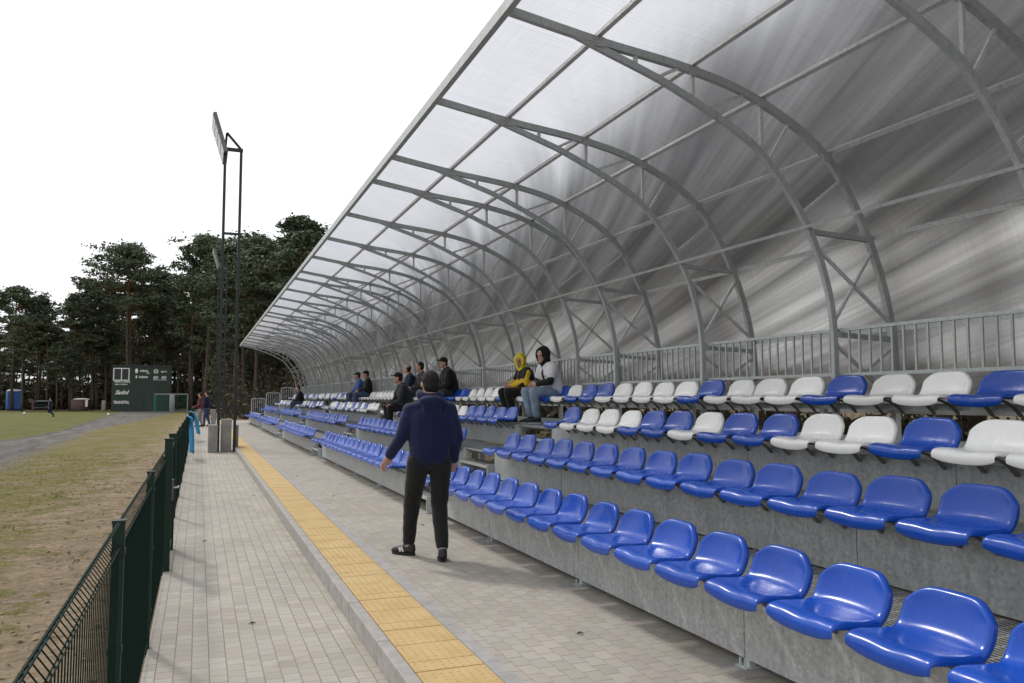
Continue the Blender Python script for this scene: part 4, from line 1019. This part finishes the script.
# ------------------------------------------------------------------ trees
def pine(H, crown0, spread, seed, nb=46, leaves=90, lean=0, mat='needles', flat=.30):
    rnd = random.Random(seed); tk = bmesh.new(); cr = bmesh.new()
    pts = []; ang = rnd.random() * 6
    for i in range(9):
        t = i / 8; pts.append(Vector((lean * t * t * H * .1 + .12 * math.sin(t * 7 + ang), .12 * math.cos(t * 6 + ang), H * .97 * t)))
    tube(tk, pts, [.20 * H / 20 * (1 - .8 * (i / 8)) + .03 for i in range(9)], 7, 0)
    def P(t):
        f = t * 8; i = min(7, int(f)); return pts[i].lerp(pts[i+1], f - i)
    for b in range(nb):
        t = crown0 + (1 - crown0) * (rnd.random() ** .8); o = P(min(.99, t)); a = rnd.random() * 2 * PI
        q = (t - crown0) / (1 - crown0); L_ = spread * (math.sin(PI * min(1, q * .82 + .22)) ** .7) * rnd.uniform(.45, 1.1)
        up = rnd.uniform(-.02, .30) + .25 * q
        e = o + Vector((math.cos(a), math.sin(a), up)) * L_
        mid = o.lerp(e, .5) + Vector((0, 0, -.12 * L_))
        tube(tk, [o, mid, e], [.06 * H / 20, .045, .015], 4, 1, False)
        nc = 3 if L_ > spread * .5 else 2
        for c in range(nc):
            cc = o.lerp(e, 1 - c * .27) + Vector((rnd.gauss(0, .25), rnd.gauss(0, .25), rnd.gauss(0, .15)))
            rc = rnd.uniform(.45, 1.0) * spread * .25
            for l in range(leaves // nc):
                d = Vector((rnd.gauss(0, 1), rnd.gauss(0, 1), rnd.gauss(0, flat))); d = d / max(.6, d.length) * rc * rnd.uniform(.3, 1.15)
                p = cc + d; s = rnd.uniform(.12, .30) * (H / 20)
                n1 = Vector((rnd.gauss(0, 1), rnd.gauss(0, 1), rnd.gauss(0, .6))).normalized() * s; n2 = n1.cross(Vector((rnd.gauss(0, 1), rnd.gauss(0, 1), rnd.gauss(0, 1)))).normalized() * s * .45
                cr.faces.new([cr.verts.new(p + n1), cr.verts.new(p + n2), cr.verts.new(p - n1 * .8), cr.verts.new(p - n2)])
    for b in range(7):                                       # dead lower branches
        t = rnd.uniform(.2, crown0); o = P(t); a = rnd.random() * 6.3; L_ = rnd.uniform(.5, 1.6)
        tube(tk, [o, o + Vector((math.cos(a), math.sin(a), rnd.uniform(-.3, .2))) * L_], [.03, .01], 4, 0, False)
    me_t = bpy.data.meshes.new('trunk'); tk.to_mesh(me_t); tk.free(); me_t.materials.append(M['bark']); me_t.materials.append(M['bark_top'])
    me_t.polygons.foreach_set('use_smooth', [True] * len(me_t.polygons))
    for p in me_t.polygons:
        if p.center.z > H * .55: p.material_index = 1
    me_c = bpy.data.meshes.new('crown'); cr.to_mesh(me_c); cr.free(); me_c.materials.append(M[mat])
    return me_t, me_c
PINES = {'broad': pine(20, .56, 5.2, 1, 66, 170), 'flat': pine(20, .60, 5.4, 2, 64, 180, 1), 'slim': pine(20, .55, 2.8, 3, 44, 110, 0, 'needles2'), 'full': pine(20, .46, 4.2, 4, 78, 150, -1), 'sparse': pine(20, .55, 3.2, 5, 34, 100, 1, 'needles2'), 'thick': pine(20, .36, 3.4, 6, 76, 120)}
def tree(kind, x, y, H, label, group=None, sx=1.0):
    mt, mc = PINES[kind]; t = empty('pine_tree', (x, y, gz(x, y) - .05), random.random() * 6.28)
    s = H / 20; t.scale = (s * sx, s * sx, s); tag(t, label, 'pine tree', group)
    link(bpy.data.objects.new('trunk', mt), t); link(bpy.data.objects.new('crown', mc), t); return t
def hgt(toppx, px, y):
    x = pxx(px, y); dep = y * math.cos(rad(21.32)) * math.cos(rad(4.04)) + x * math.sin(rad(21.32)); return 1.5 + .35 + (398 - toppx) / 800 * dep * 1.0
KEY = [(12, 136, 283, 'broad', 'leftmost tall pine at the picture edge'), (38, 140, 296, 'full', 'rounded pine just right of the leftmost one'), (72, 132, 290, 'thick', 'bushy pine behind the brown tank'),
       (96, 138, 276, 'full', 'dark full pine left of the tall flat-topped one'), (126, 128, 242, 'flat', 'tall pine with flat layered crown above the scoreboard hut'), (163, 134, 270, 'full', 'dark pine right of the flat-topped one'),
       (190, 126, 262, 'thick', 'dense pine behind the far path, left of the mast'), (206, 118, 231, 'broad', 'tall broad pine left of the mast legs'), (238, 112, 230, 'flat', 'tall broad pine right of the mast legs'),
       (268, 108, 262, 'full', 'full pine just left of the canopy edge'), (300, 92, 234, 'broad', 'near pine whose crown rises behind the canopy edge')]
for px, y, top, kd, lab in KEY: tree(kd, pxx(px, y), y, hgt(top, px, y), lab, 'pines standing round the pitch')
rt = random.Random(21)
PINES['young'] = pine(20, .06, 4.2, 9, 90, 130)
for i in range(46):                                          # young growth filling the wood between the trunks
    px = (-30 + 90 * rt.random()) if i < 6 else (60 + 270 * rt.random()); y = rt.uniform(150, 186)
    H = hgt(398 - rt.uniform(45, 78), px, y); tree('young', pxx(px, y), y, H, 'one of the low bushy young pines between the tall trunks', 'young pines under the wood', 1.25)
for i in range(30):
    y = rt.uniform(84, 116); x = rt.uniform(2.5, 30); tree('young', x, y, rt.uniform(6, 11), 'one of the low bushy young pines past the stand end', 'young pines past the stand', 1.2)
kinds = ['slim', 'sparse', 'full', 'slim', 'slim', 'thick', 'sparse']
for i in range(100):                                          # rest of the wood beyond the pitch
    px = -40 + 400 * (i + rt.random()) / 100; y = rt.uniform(140, 185) if i % 3 else rt.uniform(128, 140)
    lim = 300 if px < 60 else (305 if px < 90 else 270 if px < 180 else 262)
    H = hgt(lim + rt.uniform(5, 75), px, y); tree(rt.choice(kinds), pxx(px, y), y, H, 'one of the tall dark pines crowding the wood beyond the pitch', 'pines massed beyond the pitch', rt.uniform(.8, 1.15))
for i in range(84):                                          # wood close behind the grandstand
    y = -14 + 128 * (i + rt.random()) / 84; x = rt.uniform(18, 32) if i % 2 else rt.uniform(14.5, 18)
    if y > 70 : x = rt.uniform(3, 26)
    H = (.86 * x + 2.6 + rt.uniform(-1.2, 1.5)) if y < 30 else (.76 * x + 1.5 + rt.uniform(-1.5, 1.5)) if y < 70 else rt.uniform(14, 19)
    tree(rt.choice(['thick', 'full', 'thick', 'full']), x, y, H, 'one of the pines close behind the grandstand, blurred by its canopy', 'pines behind the grandstand', 1.1)
# undergrowth: countless shrubs, one mass
def undergrowth(name, spots, mats, leaf=.16, cnt=70, label=''):
    bm = bmesh.new(); rnd = random.Random(5)
    for x, y, r, h in spots:
        z0 = gz(x, y)
        for k in range(cnt):
            a = rnd.random() * 6.3; q = rnd.random() ** .6 * r; p = Vector((x + q * math.cos(a), y + q * math.sin(a), z0 + rnd.random() ** 1.3 * h * (1.1 - q / r * .5)))
            n1 = Vector((rnd.gauss(0, 1), rnd.gauss(0, 1), rnd.gauss(0, 1))).normalized() * leaf * rnd.uniform(.5, 1.3); n2 = n1.cross(Vector((rnd.gauss(0, 1), rnd.gauss(0, 1), rnd.gauss(0, 1)))).normalized() * leaf * .5
            bm.faces.new([bm.verts.new(p + n1), bm.verts.new(p + n2), bm.verts.new(p - n1), bm.verts.new(p - n2)])
        for k in range(5):
            a = rnd.random() * 6.3; q = r * .6
            tube(bm, [(x, y, z0), (x + q * math.cos(a), y + q * math.sin(a), z0 + h * rnd.uniform(.7, 1.3))], [.02, .008], 3, 1, False)
    o = obj(name, bm, mats); tag(o, label, 'undergrowth', None, 'stuff'); return o
sp = [(pxx(rt.uniform(-30, 330), yy), yy, rt.uniform(1.5, 3.2), rt.uniform(1.5, 6.5)) for yy in [rt.uniform(141, 185) for _ in range(330)]]
undergrowth('wood_undergrowth', sp, [M['bush'], M['twig']], .42, 130, 'brown and green undergrowth between the trunks beyond the pitch')
sp = [(rt.uniform(12, 30), rt.uniform(-6, 75), rt.uniform(.6, 1.5), rt.uniform(.4, 1.7)) for _ in range(300)] + [(rt.uniform(2.5, 24), rt.uniform(64, 112), rt.uniform(1, 2.4), rt.uniform(1.5, 6.5)) for _ in range(230)]
undergrowth('shrub_layer', sp, [M['bush'], M['twig']], .20, 70, 'low brown and green shrubs on the ground behind the grandstand')
# grass tufts, clods and dry leaves on the verge
bm = bmesh.new(); rnd = random.Random(3)
for i in range(5200):
    d = rnd.random() ** 1.5 * 6.5 + .08; y = 1.2 + rnd.random() ** 1.4 * 26; x = -.36 - d
    g_ = mnoise.noise(Vector((x * .9, y * .9, 3))) + .12 * (d - 1.5) + .01 * y
    if g_ < .12: continue
    for k in range(5):
        a = rnd.random() * 6.3; l = rnd.uniform(.015, .05); p = Vector((x + rnd.gauss(0, .02), y + rnd.gauss(0, .02), gz(x, y) - .004)); s = Vector((math.cos(a), math.sin(a), 0)) * .004
        bm.faces.new([bm.verts.new(p - s), bm.verts.new(p + s), bm.verts.new(p + Vector((rnd.gauss(0, .018), rnd.gauss(0, .018), l)))])
tag(obj('grass_tufts', bm, simple('grass_blade', (.13, .14, .05), .8, 0, .35, 4, 0, .2, True)), 'short mossy grass tufts on the verge left of the fence', 'grass', None, 'stuff')
bm = bmesh.new()
for i in range(3600):
    d = rnd.random() ** 1.3 * 5 + .05; y = 1.0 + rnd.random() ** 1.5 * 22; x = -.34 - d; z = gz(x, y) + .003; a = rnd.random() * 6.3; L_ = rnd.uniform(.005, .022) * rnd.choice((1, 1, 1.6)); W_ = L_ * rnd.uniform(.4, .9)
    c, s = math.cos(a), math.sin(a); h = rnd.uniform(.001, .012)
    q = [(-L_, 0, 0), (0, -W_, h), (L_, 0, h * .3), (0, W_, h * 1.1)]
    bm.faces.new([bm.verts.new((x + c * u - s * v, y + s * u + c * v, z + w_)) for u, v, w_ in q]).material_index = 0 if rnd.random() < .6 else 1
tag(obj('leaf_litter', bm, [M['leaf_litter'], simple('dark_clod', (.10, .075, .05), .95, 0, .3, 20, 0, .1)]), 'dry leaves and small clods scattered over the bare verge', 'leaf litter', None, 'stuff')
bm = bmesh.new()
for (x, y) in [(1.95, 12.5), (.72, 22.5), (.4, 6.2), (2.3, 4.7), (1.8, 16), (2.5, 9.3), (.1, 9.9), (.9, 14.2)]:
    z = .004 if x > 1.1 else -.127; q = [(-.03, 0, 0), (0, -.015, .008), (.03, 0, .003), (0, .015, .01)]
    bm.faces.new([bm.verts.new((x + u, y + v, z + w_)) for u, v, w_ in q])
tag(obj('fallen_leaves', bm, simple('brown_leaf', (.09, .06, .04), .9, 0, .3, 20, 0, .1)), 'few dark fallen leaves lying on the paving', 'fallen leaves', None, 'stuff')
